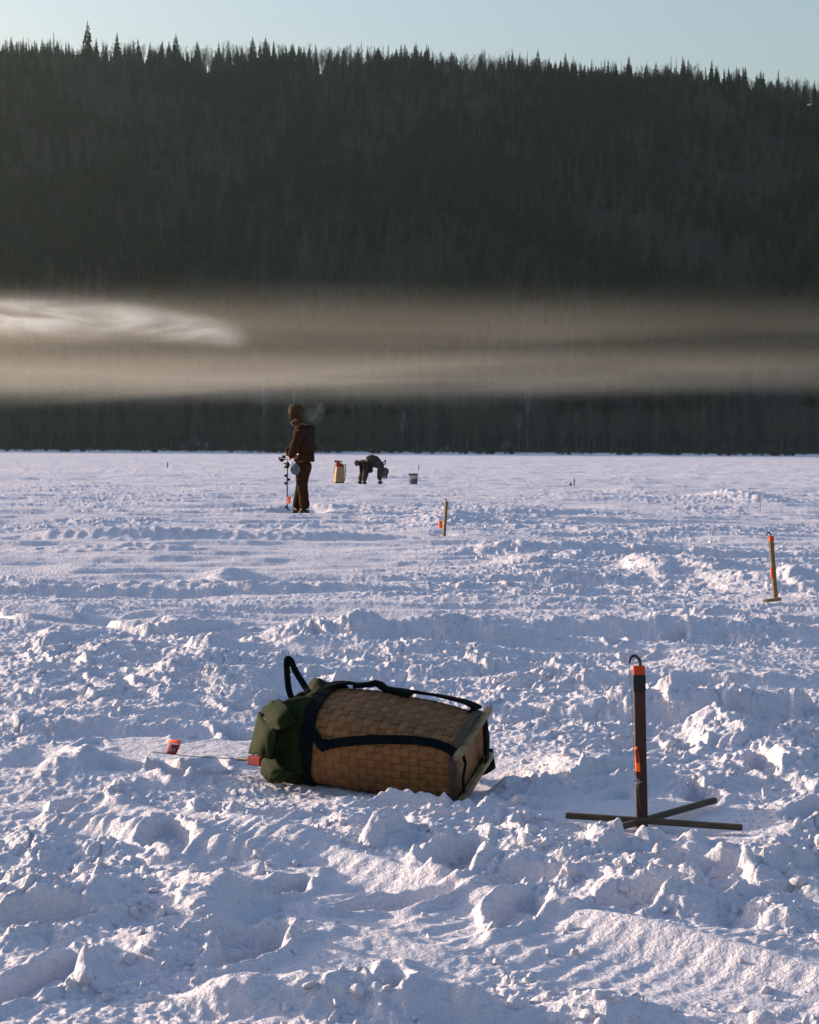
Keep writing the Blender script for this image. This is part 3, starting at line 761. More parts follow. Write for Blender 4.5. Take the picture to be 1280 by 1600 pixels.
# mist bank over the far end of the lake: two sheets, heavier to the left
MY = 420.0
def zz(py, px=640): return at(px, py, MY).z
if MIST > 0:
    mm, nt, v = volmat('mist_air', (.98, .92, .78), .4)  # warm tint of the sunlight is put into the mist's colour
    zc = 27.0
    def mist_build(nf, X, Y, Z, mr, mul, add):
        Zw = add(Z, mul(add(nf, -.5), 13.0))
        Zl = add(Zw, mul(X, -.010))                              # the lower sheet sinks to the left
        z_lo, z_hi = zz(585)-zc, zz(508)-zc
        lowband = mul(mr(Zl, z_lo-7.5, z_lo-.5), mr(Zl, z_lo+1, z_lo+7, 1, 0))
        hiband = mul(mr(Zw, z_hi-5, z_hi-1), mr(Zw, z_hi, z_hi+9, 1, 0))
        base = mul(mr(Zl, z_lo-7.0, z_lo-2), mr(Zw, z_hi-4, z_hi+11, 1, 0))
        s = add(add(mul(lowband, 1.1), mul(hiband, .35)), mul(base, .40))
        s = mul(s, mr(nf, .28, .68, .35, 1.4))
        s = mul(s, mr(X, -140, 110, 1.75, .5, False))
        edge = mul(mr(X, -400, -330), mr(X, 330, 400, 1, 0))
        return mul(mul(s, edge), mul(mr(Y, -38, -15), mr(Y, 15, 38, 1, 0)))
    fade_box(nt, v, None, MIST, 1.0, (.0075, .02, .14), 0, mist_build)
    mo = link('mist', box_mesh(820, 78, 44, 'mist'), mm); mo.location = (0, MY, zc)
    tag(mo, 'low bank of sunlit mist lying in bands in front of the dark hill', 'mist', kind='stuff')
    # chimney smoke drifting left, from its sharp start at the right
    sm, nt, v = volmat('smoke_air', (.93, .97, 1.0), .4)
    a = at(405, 527, 350); bb = at(-60, 490, 350)
    cx, czz = (a.x+bb.x)/2, (a.z+bb.z)/2; LX = a.x-bb.x
    def smoke_build(nf, X, Y, Z, mr, mul, add):
        hx = LX/2
        # centre line drops steeply near the source, then lies flat
        c = add(mr(X, -hx, hx*.3, 1.8, 1.5), mr(X, -hx*.1, hx, 0, -3.6))
        zr = add(add(Z, mul(c, -1)), mul(add(nf, -.5), 6.0))
        body = mul(mul(mr(zr, -3.6, .4), mr(zr, .4, 4.2, 1, 0)), mr(X, -hx, hx*.6, 1.0, .8))
        wide = mul(mul(mr(zr, -5, 0), mr(zr, 0, 6.5, 1, 0)), mr(X, -hx, hx*.4, .30, .10))
        s = add(body, wide)
        s = mul(s, mr(nf, .36, .66, .12, 1.5))
        return mul(mul(s, mul(mr(X, -hx, -hx*.7, .0, 1), mr(X, hx*.55, hx*.98, 1, 0))), mul(mr(Y, -9, -3), mr(Y, 3, 9, 1, 0)))
    fade_box(nt, v, None, SMOKE, 1.0, (.055, .09, .28), 0, smoke_build)
    s_o = link('chimney_smoke', box_mesh(LX, 18, 22, 'smoke'), sm); s_o.location = (cx, 350, czz)
    tag(s_o, 'bluish white plume of smoke drifting left above the mist', 'smoke', kind='stuff')
# ------------------------------------------------------------------ things on the ice
M_WOODRED = simple('stained_wood', (.055, .021, .014), (.03, .011, .008), scale=9, rough=.6, bump=.0015, bscale=70, stretch=(6, 6, 1))
M_WOODPALE = simple('pale_wood', (.25, .185, .10), (.14, .10, .055), scale=14, rough=.75, bump=.002, bscale=60, stretch=(1, 1, 6))
M_WOODGREY = simple('weathered_stick', (.085, .062, .046), (.045, .032, .024), scale=20, rough=.85, bump=.002, bscale=80)
M_HOOK = simple('black_plastic_hose', (.012, .012, .013), rough=.35, spec=.5)
M_TAPEBLK = simple('black_tape', (.012, .011, .012), rough=.5)
M_ORANGE = simple('orange_tape', (.62, .07, .012), (.45, .04, .01), rough=.6)
M_FLAG = simple('orange_cloth', (1.0, .16, .03), (.85, .09, .02), rough=.7)
M_FLAGSHADE = simple('shaded_flag_cloth', (.25, .02, .02), (.12, .012, .02), rough=.7)  # shaded side of the orange flag, its shade put into a maroon colour
M_STEEL = simple('dull_steel', (.25, .25, .25), rough=.35, metal=.8)
M_LINE = simple('green_line', (.03, .10, .07), rough=.6)
M_STRAP = simple('navy_webbing', (.004, .008, .010), (.003, .005, .007), rough=.9, spec=.04, bump=.001, bscale=400)
M_GREEN = simple('green_nylon', (.014, .023, .006), (.008, .013, .004), scale=12, rough=.85, spec=.1, bump=.002, bscale=60)
M_RED = simple('red_cloth', (.30, .014, .022), (.16, .008, .012), rough=.7)

# ---- woven pack basket
def weave_material(name, c1, c2):
    m, nt, b = nmat(name); L = nt.links.new; b.inputs['Roughness'].default_value = .6; b.inputs['Specular IOR Level'].default_value = .3
    at_ = N(nt, 'ShaderNodeAttribute', attribute_name='tone')
    tc = N(nt, 'ShaderNodeTexCoord'); nz = N(nt, 'ShaderNodeTexNoise', i_Scale=45.0, i_Detail=5.0); L(tc.outputs['Object'], nz.inputs['Vector'])
    ad = N(nt, 'ShaderNodeMath', operation='MULTIPLY_ADD'); ad.inputs[1].default_value = .5; L(nz.outputs['Fac'], ad.inputs[0]); L(at_.outputs['Fac'], ad.inputs[2])
    rp = N(nt, 'ShaderNodeValToRGB'); e = rp.color_ramp.elements; e[0].position = .15; e[0].color = (*c2, 1); e[1].position = 1.1; e[1].color = (*c1, 1)
    L(ad.outputs[0], rp.inputs[0]); L(rp.outputs[0], b.inputs['Base Color'])
    bp = N(nt, 'ShaderNodeBump', i_Strength=.6, i_Distance=.002); L(nz.outputs['Fac'], bp.inputs['Height']); L(bp.outputs[0], b.inputs['Normal'])
    return m
M_WEAVE = weave_material('ash_splint', (.215, .098, .030), (.08, .035, .012))
M_WEAVEPALE = weave_material('pale_splint', (.42, .27, .12), (.22, .13, .06))

class Basket:
    """frame: c0 mouth centre, c1 base centre, u and v half axes; a point is S(s, angle)"""
    def __init__(s_, c0, c1, u, v, U, V, ex):
        s_.c0, s_.c1, s_.u, s_.v, s_.U, s_.V, s_.ex = Vector(c0), Vector(c1), Vector(u), Vector(v), U, V, ex
    def uv(s_, s, a, off=0):
        U = np.interp(s, *s_.U)+off; V = np.interp(s, *s_.V)+off; e = np.interp(s, *s_.ex)
        c, n = math.cos(a), math.sin(a)
        r = (abs(c)**e+abs(n)**e)**(-1/e)
        return U*c*r, V*n*r
    def S(s_, s, a, off=0):
        p, q = s_.uv(s, a, off)
        return s_.c0.lerp(s_.c1, s)+s_.u*p-s_.v*q
    def nrm(s_, s, a):
        p0 = s_.S(s, a-.04); p1 = s_.S(s, a+.04); q = s_.S(min(s+.03, 1), a)-s_.S(max(s-.03, 0), a)
        n = (p1-p0).cross(q).normalized()
        return n if n.dot(s_.S(s, a)-s_.c0.lerp(s_.c1, s)) > 0 else -n
def weave_mesh(B, na, ns, sub=6, amp=.0022):
    # equal steps round the girth
    K = 720; pts = [B.S(.4, 2*math.pi*i/K) for i in range(K+1)]
    cum = [0]
    for i in range(K): cum.append(cum[-1]+(pts[i+1]-pts[i]).length)
    NA = na*sub; angs = [np.interp(cum[-1]*i/NA, cum, [2*math.pi*k/K for k in range(K+1)]) for i in range(NA)]
    rr = random.Random(5); tA = [rr.random() for _ in range(na)]; tS = [rr.random() for _ in range(ns)]
    V = []; Fc = []; tone = []
    for j in range(ns*sub+1):
        s = j/(ns*sub)
        for i in range(NA):
            fi = (i/sub) % 1; fj = (j/sub) % 1; ci = i//sub; cj = min(j//sub, ns-1)
            ov = (ci+cj) % 2
            ei = min(fi, 1-fi); ej = min(fj, 1-fj)
            if ov: h = amp*(.25+.75*math.sin(math.pi*fi))-(amp*1.6 if ej < .09 else 0)
            else: h = amp*(.25+.75*math.sin(math.pi*fj))-(amp*1.6 if ei < .09 else 0)
            V.append(B.S(s, angs[i], h))
    for j in range(ns*sub):
        for i in range(NA):
            Fc.append((j*NA+i, j*NA+(i+1) % NA, (j+1)*NA+(i+1) % NA, (j+1)*NA+i))
            ci = i//sub; cj = j//sub
            ei = min(i % sub, sub-1-i % sub); ej = min(j % sub, sub-1-j % sub)
            ov = (ci+cj) % 2
            t = (tS[cj] if ov else tA[ci])*.45+.18+.06*rr.random()
            if (ov and j % sub == 0) or (not ov and i % sub == 0): t -= .22
            tone.append(t)
    # closed bottom
    n = len(V); V.append(tuple(B.c1)); base = ns*sub*NA
    for i in range(NA): Fc.append((base+i, base+(i+1) % NA, n)); tone.append(.3+.3*((i//sub) % 2))
    me = from_lists(V, Fc, 'weave')
    at_ = me.attributes.new('tone', 'FLOAT', 'FACE'); at_.data.foreach_set('value', tone)
    return me

th = R(20); ro = R(20)
a_ = Vector((math.cos(th), -math.sin(th), 0)); u0 = Vector((-math.sin(th), -math.cos(th), 0)); zz_ = Vector((0, 0, 1))
c1 = at(733, 1174, 5.68)-zz_*.011; c0 = c1-a_*.515+zz_*.036
ax = (c1-c0).normalized()
u_ = (u0*math.cos(ro)-zz_*math.sin(ro)); u_ = (u_-ax*u_.dot(ax)).normalized(); v_ = ax.cross(u_).normalized()
if v_.z > 0: v_ = -v_
BK = Basket(c0, c1, u_, v_, ([0, .35, .7, 1], [.160, .168, .158, .142]), ([0, .3, .7, 1], [.132, .137, .121, .098]), ([0, .5, 1], [2.9, 3.4, 4.6]))
base_loc = Vector((c0.x*.5+c1.x*.5, c0.y*.5+c1.y*.5, 0))
root = empty('pack_basket', base_loc, 'large woven pack basket with dark straps and green cover lying on its side', 'basket')
def addp(name, me_or_mb, mat, par, smooth=False, loc=None):
    """mesh given in world coordinates, stored relative to its thing"""
    me = me_or_mb if not isinstance(me_or_mb, MB) else from_lists(me_or_mb.V, me_or_mb.F, name)
    r = par
    while r.parent: r = r.parent
    me.transform(Matrix.Translation(-Vector(r.location)))
    return link(name, me, mat, par, smooth)
wall = addp('basket_body', weave_mesh(BK, 36, 18, 6, .0021), M_WEAVE, root)
CT = .80     # the corner between upper and front face
m = MB(); ring = [BK.S(.995, 2*math.pi*i/72, .006) for i in range(73)]; m.ribbon(ring, [BK.nrm(.97, 2*math.pi*i/72) for i in range(73)], .028, .003); addp('base_hoop', m, M_WOODGREY, root)
# webbing: hoop round the mouth, long straps, straps under the base
def strapS(path, w, off=.008, t=.0025, n=8):
    P = spline([(s, a, o) for s, a, o in path], n)
    return [BK.S(q.x, q.y, off+q.z) for q in P], [BK.nrm(min(max(q.x, .02), .98), q.y) for q in P]
st = MB()
pts = [BK.S(.035+.015*math.sin(3*a), a, .010) for a in np.linspace(0, 2*math.pi, 73)]; st.ribbon(pts, [BK.nrm(.05, a) for a in np.linspace(0, 2*math.pi, 73)], .050, .004)
p, n_ = strapS([(.02, CT*1.15, 0), (.07, CT*.92, .003), (.13, CT*.66, .006), (.17, CT*.55, .010), (.21, CT*.58, .006), (.4, CT*.78, .001), (.6, CT*.92, 0), (.8, CT*1.02, 0), (.93, CT*1.0, .001), (1.0, CT*.90, .002)], 1)
st.ribbon(p, n_, .030, .003)
kp = BK.S(.170, CT*.53, .014); st.sphere(kp, (.024, .018, .020), 12, 8, lambda d: 1+.15*math.sin(7*d.x+5*d.z))
far_ = math.pi-CT
p, n_ = strapS([(.0, far_-.45, .004), (.06, far_-.30, .010), (.14, far_-.12, .010), (.22, far_-.02, .006), (.28, far_+.0, .012), (.34, far_-.02, .004), (.42, far_, .006), (.5, far_, .008), (.7, far_-.05, .010), (.9, far_-.10, .014), (1.0, far_-.16, .010)], 1)
st.ribbon(p, n_, .042, .005)
p, n_ = strapS([(.16, far_-.2, .004), (.24, far_-.12, .008), (.30, far_-.06, .016), (.36, far_-.10, .004), (.45, far_-.15, .004), (.55, far_-.2, .004)], 1)
st.ribbon(p, n_, .040, .008)
addp('shoulder_strap', st, M_STRAP, root)
sb = MB()
q = lambda uu, vv, o: c1+ax*o+u_*uu+v_*vv
sb.ribbon([q(-.105, -.100, -.03), q(-.105, -.080, .022), q(-.100, .0, .030), q(-.105, .075, .024), q(-.11, .105, -.02)], ax, .034, .003)
sb.ribbon([q(.10, -.078, .010), q(.085, -.02, .018), q(.092, .03, .010), q(.10, .08, .014), q(.10, .096, -.02)], ax, .014, .003)
sb.ribbon([q(-.03, .095, -.02), q(-.09, .105, .01), q(-.15, .125, .012), q(-.19, .10, .0), q(-.17, .07, -.06)], v_, .05, .008)
addp('base_strap', sb, M_STRAP, root)
for vv in (-.082, .088):
    r_ = MB(); r_.bar(q(-.165, vv, .018), q(.165, vv, .018), .022, .020, ax, .15, 6); addp('runner', r_, M_WOODPALE, root)
# gathered nylon cover spilling out of the mouth
rn = random.Random(3)
V = []; Fc = []; NA = 96; NT = 34
for j in range(NT+1):
    t = j/NT
    for i in range(NA):
        a = 2*math.pi*i/NA
        rad = 1.03+.03*math.sin(math.pi*t)-1.0*max(0, (t-.52)/.48)**1.7
        fold = .045*math.sin(a*5+1.2+t*2.0)*math.sin(math.pi*min(1, t*1.3))+.035*math.sin(a*9+t*7)+.02*math.sin(a*17-t*9)
        n1 = float(perlin(np.array([math.cos(a)*2.2+t*2.0]), np.array([math.sin(a)*2.2+9-t]), 5)[0])
        uu, vv = BK.uv(0, a, .008)
        k = rad*(1+fold*min(1, t*2.2)+.28*n1*min(1, t*2))
        back = .165*(1-(1-t)**1.5)+.04*n1*t-.02*math.sin(a*3+1)*t-.03*t*math.sin(a)
        p = BK.c0-ax*(back-.02)+u_*uu*k-v_*vv*k
        p = p-zz_*(.035*t*t)
        V.append(p)
for j in range(NT):
    for i in range(NA): Fc.append((j*NA+i, (j+1)*NA+i, (j+1)*NA+(i+1) % NA, j*NA+(i+1) % NA))
Fc.append(tuple(NT*NA+i for i in range(NA)))
cov = addp('cover', from_lists(V, Fc, 'cover'), M_GREEN, root, True)
def flap(P, thick=.006, mat=M_GREEN, seed=0, name='cover_flap'):
    """draped sheet between four corner curves (P: list of rows of points)"""
    rows = [spline(r, 6) for r in P]; cols = len(rows[0]); G = []
    for c in range(cols): G.append(spline([r[c] for r in rows], 6))
    nr = len(G[0]); V = []; Fc = []
    for c in range(cols):
        for r in range(nr):
            w_ = Vector((0, .012, .008))*float(perlin(np.array([c*.35+seed]), np.array([r*.45]), 3)[0])
            V.append(G[c][r]+w_)
    for c in range(cols-1):
        for r in range(nr-1): Fc.append((c*nr+r, c*nr+r+1, (c+1)*nr+r+1, (c+1)*nr+r))
    o = addp(name, from_lists(V, Fc, name), mat, cov, True)
    sd = o.modifiers.new('thickness', 'SOLIDIFY'); sd.thickness = thick; sd.offset = 0
    return o
D = 5.80
flap([[at(405, 1112, D), at(397, 1145, D+.02), at(389, 1177, D+.02)], [at(418, 1128, D-.06), at(412, 1152, D-.10), at(402, 1180, D-.06)], [at(436, 1120, D-.09), at(430, 1155, D-.13), at(424, 1186, D-.10)]])
flap([[at(436, 1092, D), at(420, 1100, D+.02), at(408, 1110, D+.03)], [at(450, 1105, D-.10), at(432, 1118, D-.10), at(416, 1126, D-.05)], [at(462, 1128, D-.13), at(442, 1138, D-.14), at(424, 1142, D-.11)]], seed=4)
flap([[at(430, 1180, D-.10), at(412, 1186, D-.06), at(408, 1206, D-.05)], [at(440, 1198, D-.15), at(424, 1208, D-.13), at(417, 1219, D-.09)], [at(462, 1208, D-.16), at(446, 1218, D-.16), at(436, 1224, D-.12)]], seed=8)
h_ = MB(); Dh = 5.86
hp = spline([at(460, 1100, Dh-.04), at(452, 1080, Dh), at(449, 1056, Dh), at(448.5, 1032, Dh), at(453.5, 1031, Dh), at(459, 1042, Dh), at(465, 1054, Dh), at(475, 1070, Dh-.02), at(482, 1082, Dh-.06)], 5)
h_.ribbon(hp, Vector((.15, -1, 0)), .021, .003); addp('handle', h_, M_STRAP, root)

# ---- flag wire poking out of the basket
w0 = at(238, 1175, 6.0); w1 = at(370, 1186, 5.93); w2 = at(408, 1187, 5.85)
root = empty('flag_wire', Vector((w1.x, w1.y, 0)), 'thin wire with small orange flag, its shaded face coloured maroon, sticking out of the basket mouth', 'flag')
m = MB(); m.tube([w0, w0.lerp(w1, .5)+Vector((0, 0, -.004)), w1], .0016, 6); addp('wire', m, M_STEEL, root)
m = MB(); m.tube([w1, w2], .0055, 8); addp('handle', m, M_HOOK, root)
m = MB(); m.bar(at(391, 1187, 5.86), at(412, 1190, 5.82), .032, .030); addp('reel_wrap', m, M_RED, root)
def cloth(P00, P10, P11, P01, bulge, mat, name, par, n=8, thick=.0015):
    V = []; Fc = []
    for i in range(n+1):
        for j in range(n+1):
            s, t = i/n, j/n
            p = Vector(P00)*(1-s)*(1-t)+Vector(P10)*s*(1-t)+Vector(P11)*s*t+Vector(P01)*(1-s)*t
            p = p+Vector(bulge)*math.sin(math.pi*s)*(.4+.6*t)
            V.append(p)
    for i in range(n):
        for j in range(n): Fc.append((i*(n+1)+j, i*(n+1)+j+1, (i+1)*(n+1)+j+1, (i+1)*(n+1)+j))
    o = addp(name, from_lists(V, Fc, name), mat, par, True)
    sd = o.modifiers.new('thickness', 'SOLIDIFY'); sd.thickness = thick
    return o
f = cloth(at(259, 1177, 5.99), at(275.5, 1178, 5.98), at(282, 1163, 5.98), at(264, 1161, 5.99), (0, -.015, 0), M_FLAGSHADE, 'flag_cloth', root)
cloth(at(264, 1161, 5.988), at(282, 1163, 5.978), at(283, 1157, 6.03), at(263, 1158, 6.04), (0, -.006, .004), M_FLAG, 'flag_top', root)
m = MB(); m.bar(at(266, 1171, 5.965), at(269.5, 1172, 5.965), .012, .002, (0, -1, 0)); m.bar(at(271, 1171, 5.965), at(274, 1172, 5.965), .010, .002, (0, -1, 0)); addp('flag_mark', m, simple('grey_mark', (.30, .22, .24), rough=.8), f)

# ---- tip-ups
def hook(mb, top, w, hgt, sx=-1, r=.0045):
    P = [top+Vector((0, 0, -.02)), top+Vector((0, 0, hgt*.45)), top+Vector((sx*w*.25, 0, hgt*.85)), top+Vector((sx*w*.6, 0, hgt)), top+Vector((sx*w*.95, 0, hgt*.75)), top+Vector((sx*w*1.05, 0, hgt*.3))]
    mb.tube(spline(P, 6), r, 8)
    return top+Vector((sx*w*1.05, 0, hgt*.3))
# near one
yb = gp(1003, 1283, .03).y
pb = at(1003.5, 1294, yb); ptop = at(998.5, 1041, yb)
root = empty('tip_up', Vector((pb.x, pb.y, 0)), 'large wooden tip-up with cross base, dark post and orange top standing right of the basket', 'tip-up')
up = (ptop-pb).normalized()
m = MB(); m.bar(pb, ptop, .018, .032, (1, 0, 0), .08, 20); addp('post', m, M_WOODRED, root)
tp = MB(); tp.bar(ptop-up*.0235, ptop+up*.0015, .0215, .0335, (1, 0, 0), .06); addp('orange_tape', tp, M_ORANGE, root)
tp = MB(); tp.bar(ptop-up*.072, ptop-up*.026, .021, .035, (1, 0, 0), .06); addp('black_tape', tp, M_TAPEBLK, root)
hk = MB(); tip = hook(hk, at(1000, 1041, yb-.002), .029, .030); addp('hook', hk, M_HOOK, root)
fl = MB(); e1 = at(990, 1165, yb-.012); e2 = at(992, 1215, yb-.014)
fl.tube([tip, tip.lerp(e1, .5)+Vector((.0015, 0, 0)), e1, e2], .0011, 6); addp('spring_wire', fl, M_STEEL, root)
fc = cloth(at(991.5, 1168, yb-.014), at(996.5, 1166, yb-.022), at(1001, 1206, yb-.020), at(992.5, 1205, yb-.014), (-.004, -.006, 0), M_FLAG, 'flag_cloth', root)
f2_ = cloth(at(991, 1171, yb-.018), at(997, 1170, yb-.024), at(998.5, 1192, yb-.0265), at(993.5, 1191, yb-.022), (-.003, -.004, 0), M_FLAGSHADE, 'flag_fold', root)
rl = MB(); rc = at(997, 1221, yb-.018)
rl.tube([rc+Vector((-.004, 0, 0)), rc+Vector((.004, 0, 0))], .010, 12); rl.tube([rc+Vector((-.012, -.004, .004)), rc+Vector((.010, -.002, -.002))], .0022, 6); rl.bar(rc+Vector((0, -.003, -.014)), rc+Vector((.003, .010, -.016)), .004, .003)
addp('reel', rl, M_STEEL, root)
ln_ = MB(); ln_.tube([rc+Vector((0, -.006, -.006)), rc+Vector((.002, -.004, -.04)), pb+Vector((-.008, -.014, .06))], .0009, 5); addp('fishing_line', ln_, M_LINE, root)
for (A, B_, z, bz) in (((884, 1274), (1160, 1293), .034, 0), ((932, 1304), (1119, 1251), .030, 0)):
    s_ = MB(); A_ = gp(*A, z); B2 = gp(*B_, z)
    if A[0] == 932: A_.z -= .002; B2.z -= .002; A_ = A_+Vector((0, .018, 0)); B2 = B2+Vector((0, .018, 0))
    s_.bar(A_, B2, .020, .017, (0, 0, 1), .25, 14); addp('base_stick', s_, M_WOODGREY, root)
TIPBASE = (pb.x, pb.y)

def small_tipup(bx, by, tx, ty, label, post_mat, w=.032, hooked=True, flag=None, sticks=None, tape=True, parts=True):
    yb = gp(bx, by).y; b = at(bx, by+1.5, yb); t = at(tx, ty, yb)
    root = empty('tip_up', Vector((b.x, b.y, 0)), label, 'tip-up', None)
    u = (t-b).normalized()
    m = MB(); m.bar(b, t, w*.8, w, (.92, .39, 0), .1, 6); addp('post', m, post_mat, root)
    if tape:
        m = MB(); m.bar(t-u*.035, t+u*.002, w*.8+.005, w+.005, (.92, .39, 0), .06); addp('orange_tape', m, M_ORANGE, root)
    if hooked:
        m = MB(); hook(m, t+Vector((0, 0, 0)), .028, .028, -1, .0055); addp('hook', m, M_HOOK, root)
    if flag:
        x0, y0, x1, y1 = flag
        cloth(at(x1, y0, yb-.03), at(x0, y0, yb-.03), at(x0, y1, yb-.03), at(x1, y1, yb-.03), (0, -.01, 0), M_FLAG, 'flag_cloth', root, 4, .004)
        m = MB(); m.tube([t+Vector((-.02, -.02, 0)), at(x1, y0, yb-.03)], .0015, 5); addp('spring_wire', m, M_STEEL, root)
    if sticks:
        for (A, B_) in sticks:
            m = MB(); m.bar(gp(*A, .03), gp(*B_, .03), .03, .022); addp('base_stick', m, M_WOODPALE, root)
    return root
M_FAINT = simple('pale_grey_stick', (.26, .24, .23), rough=.8)
M_WOODTAN = simple('tan_stake', (.20, .13, .06), (.11, .07, .03), scale=14, rough=.75, stretch=(1, 1, 6))
small_tipup(1212, 937, 1204.5, 838, 'slim wooden tip-up with black hook and orange tip at the right edge of the ice', M_WOODTAN, .032, True, (1204.5, 887, 1206.5, 904), [((1195, 939), (1219, 936))])
small_tipup(694, 838, 698, 783, 'thin upright tip-up post with bright orange flag hanging at its left, below the bucket', M_WOODTAN, .034, True, (686, 813.5, 691.5, 825), None, False)
small_tipup(897, 761, 897.5, 748, 'tiny far tip-up post with a dark round float beside it', M_WOODGREY, .03, False, None, None, False)
t_ = empty('fishing_float', gp(891.5, 760), 'small dark round float sitting just left of the tiny far post', 'float')
m = MB(); m.sphere(at(891.5, 757.3, gp(891.5, 760).y), .052, 14, 10, lambda d: 1-.12*abs(d.z)); addp('ball', m, M_HOOK, t_, True)
m = MB(); pp = at(891.5, 757.3, gp(891.5, 760).y); m.tube([pp+Vector((0, 0, .045)), pp+Vector((0, 0, .075))], .012, 8); addp('stem', m, M_HOOK, t_)
small_tipup(262, 731, 262, 722, 'tiny dark tip-up post standing far off alone on the left of the lake', M_WOODGREY, .05, False, None, None, False)
small_tipup(1187, 802, 1190, 768, 'faint thin grey tip-up post above and behind the tip-up at the right edge', M_FAINT, .012, False, None, None, False)
small_tipup(653.5, 735, 655, 725, 'short dark stick tip-up standing just beyond the bucket', M_WOODGREY, .035, False, None, None, False)

# ---- bucket
g = gp(646, 757.5); root = empty('bucket', Vector((g.x, g.y, 0)), 'off-white plastic bucket with dark rim standing on the ice, right of the bending person', 'bucket')
def lathe(prof, c, n=28, cap=True):
    m = MB(); V = []; Fc = []
    for (r, z) in prof:
        for i in range(n): V.append(c+Vector((r*math.cos(2*math.pi*i/n), r*math.sin(2*math.pi*i/n), z)))
    for j in range(len(prof)-1):
        for i in range(n): Fc.append((j*n+i, j*n+(i+1) % n, (j+1)*n+(i+1) % n, (j+1)*n+i))
    if cap: Fc.append(tuple(range(n-1, -1, -1)))
    m.add(V, Fc); return m
gc = Vector((g.x, g.y, -.01))
M_PAIL = simple('dirty_white_plastic', (.50, .51, .50), (.38, .37, .35), scale=5, rough=.45)
addp('pail', lathe([(.125, 0), (.130, .06), (.140, .345), (.134, .345), (.120, .03), (.0, .03)], gc), M_PAIL, root, True)
addp('rim', lathe([(.142, .315), (.152, .318), (.154, .352), (.148, .362), (.136, .356)], gc, cap=False), simple('dark_rim', (.05, .035, .035), rough=.6), root)
lb = MB(); V = []; Fc = []
for i in range(13):
    a = R(-125+i*7.5)
    for z, rr_ in ((.04, .1315), (.20, .1375)): V.append(gc+Vector((rr_*math.cos(a), rr_*math.sin(a), z)))
for i in range(12): Fc.append((2*i, 2*i+2, 2*i+3, 2*i+1))
lb.add(V, Fc); addp('label', lb, simple('faded_label', (.16, .13, .13), rough=.6), root)
for a0 in (-58, -38):
    lb = MB(); V = []; Fc = []
    for i in range(4):
        a = R(a0+i*3.5)
        for z, rr_ in ((.03, .1325), (.25, .1395)): V.append(gc+Vector((rr_*math.cos(a), rr_*math.sin(a), z)))
    for i in range(3): Fc.append((2*i, 2*i+2, 2*i+3, 2*i+1))
    lb.add(V, Fc); addp('stripe', lb, simple('navy_print', (.02, .03, .07), rough=.5), root)
hb = MB(); hb.tube(spline([gc+Vector((.15, 0, .33)), gc+Vector((.165, -.05, .22)), gc+Vector((.12, -.13, .12)), gc+Vector((0, -.165, .08)), gc+Vector((-.12, -.13, .12)), gc+Vector((-.165, -.05, .22)), gc+Vector((-.15, 0, .33))], 5), .003, 6); addp('bail_handle', hb, M_STEEL, root)

# ---- upright pack basket with a red cover
g = gp(529.5, 755); root = empty('pack_basket', Vector((g.x, g.y, 0)), 'pale woven pack basket with a red cover standing upright between the two people', 'basket')
b0 = Vector((g.x+.035, g.y, .60)); b1 = Vector((g.x-.005, g.y, .0))
B2 = Basket(b0, b1, (math.cos(R(26)), math.sin(R(26)), 0), (-math.sin(R(26)), math.cos(R(26)), 0), ([0, .5, 1], [.13, .155, .15]), ([0, .5, 1], [.115, .125, .105]), ([0, 1], [3.2, 4.5]))
addp('basket_body', weave_mesh(B2, 20, 13, 4, .003), M_WEAVEPALE, root)
V = []; Fc = []; NA = 32; NT = 10
for j in range(NT+1):
    t = j/NT
    for i in range(NA):
        a = 2*math.pi*i/NA; k = 1-.95*max(0, (t-.35)/.65)**1.6+.05*math.sin(5*a+3*t)
        uu, vv = B2.uv(0, a, .012)
        V.append(b0+B2.u*uu*k-B2.v*vv*k+Vector((-.05*t-.02*math.sin(a)*t, 0, -.07+.17*t**.8+.03*math.cos(a+2.4)*t)))
for j in range(NT):
    for i in range(NA): Fc.append((j*NA+i, j*NA+(i+1) % NA, (j+1)*NA+(i+1) % NA, (j+1)*NA+i))
Fc.append(tuple(NT*NA+i for i in range(NA)))
addp('cover', from_lists(V, Fc, 'cover'), M_RED, root, True)
m = MB(); m.ribbon([B2.S(.99, 2*math.pi*i/36, .006) for i in range(37)], [B2.nrm(.97, 2*math.pi*i/36) for i in range(37)], .05, .003); addp('base_hoop', m, M_WOODGREY, root)
m = MB(); m.ribbon(spline([b0+Vector((.15, -.03, .02)), b0+Vector((.19, -.03, -.03)), b0+Vector((.175, -.02, -.15)), b0+Vector((.165, -.02, -.4)), b0+Vector((.13, -.02, -.57))], 6), Vector((.5, -1, 0)), .03, .004)
m.ribbon(spline([b0+Vector((-.13, -.02, .0)), b0+Vector((-.175, -.02, -.1)), b0+Vector((-.18, -.02, -.35)), b0+Vector((-.16, -.02, -.56))], 6), Vector((-.5, -1, 0)), .018, .004); addp('shoulder_strap', m, M_STRAP, root)
m = MB(); m.tube([b0+Vector((.07, .10, .10)), b0+Vector((-.14, .06, .125))], .02, 8); m.sphere(b0+Vector((-.15, .05, .11)), .035, 10, 7); addp('handle', m, M_HOOK, root)

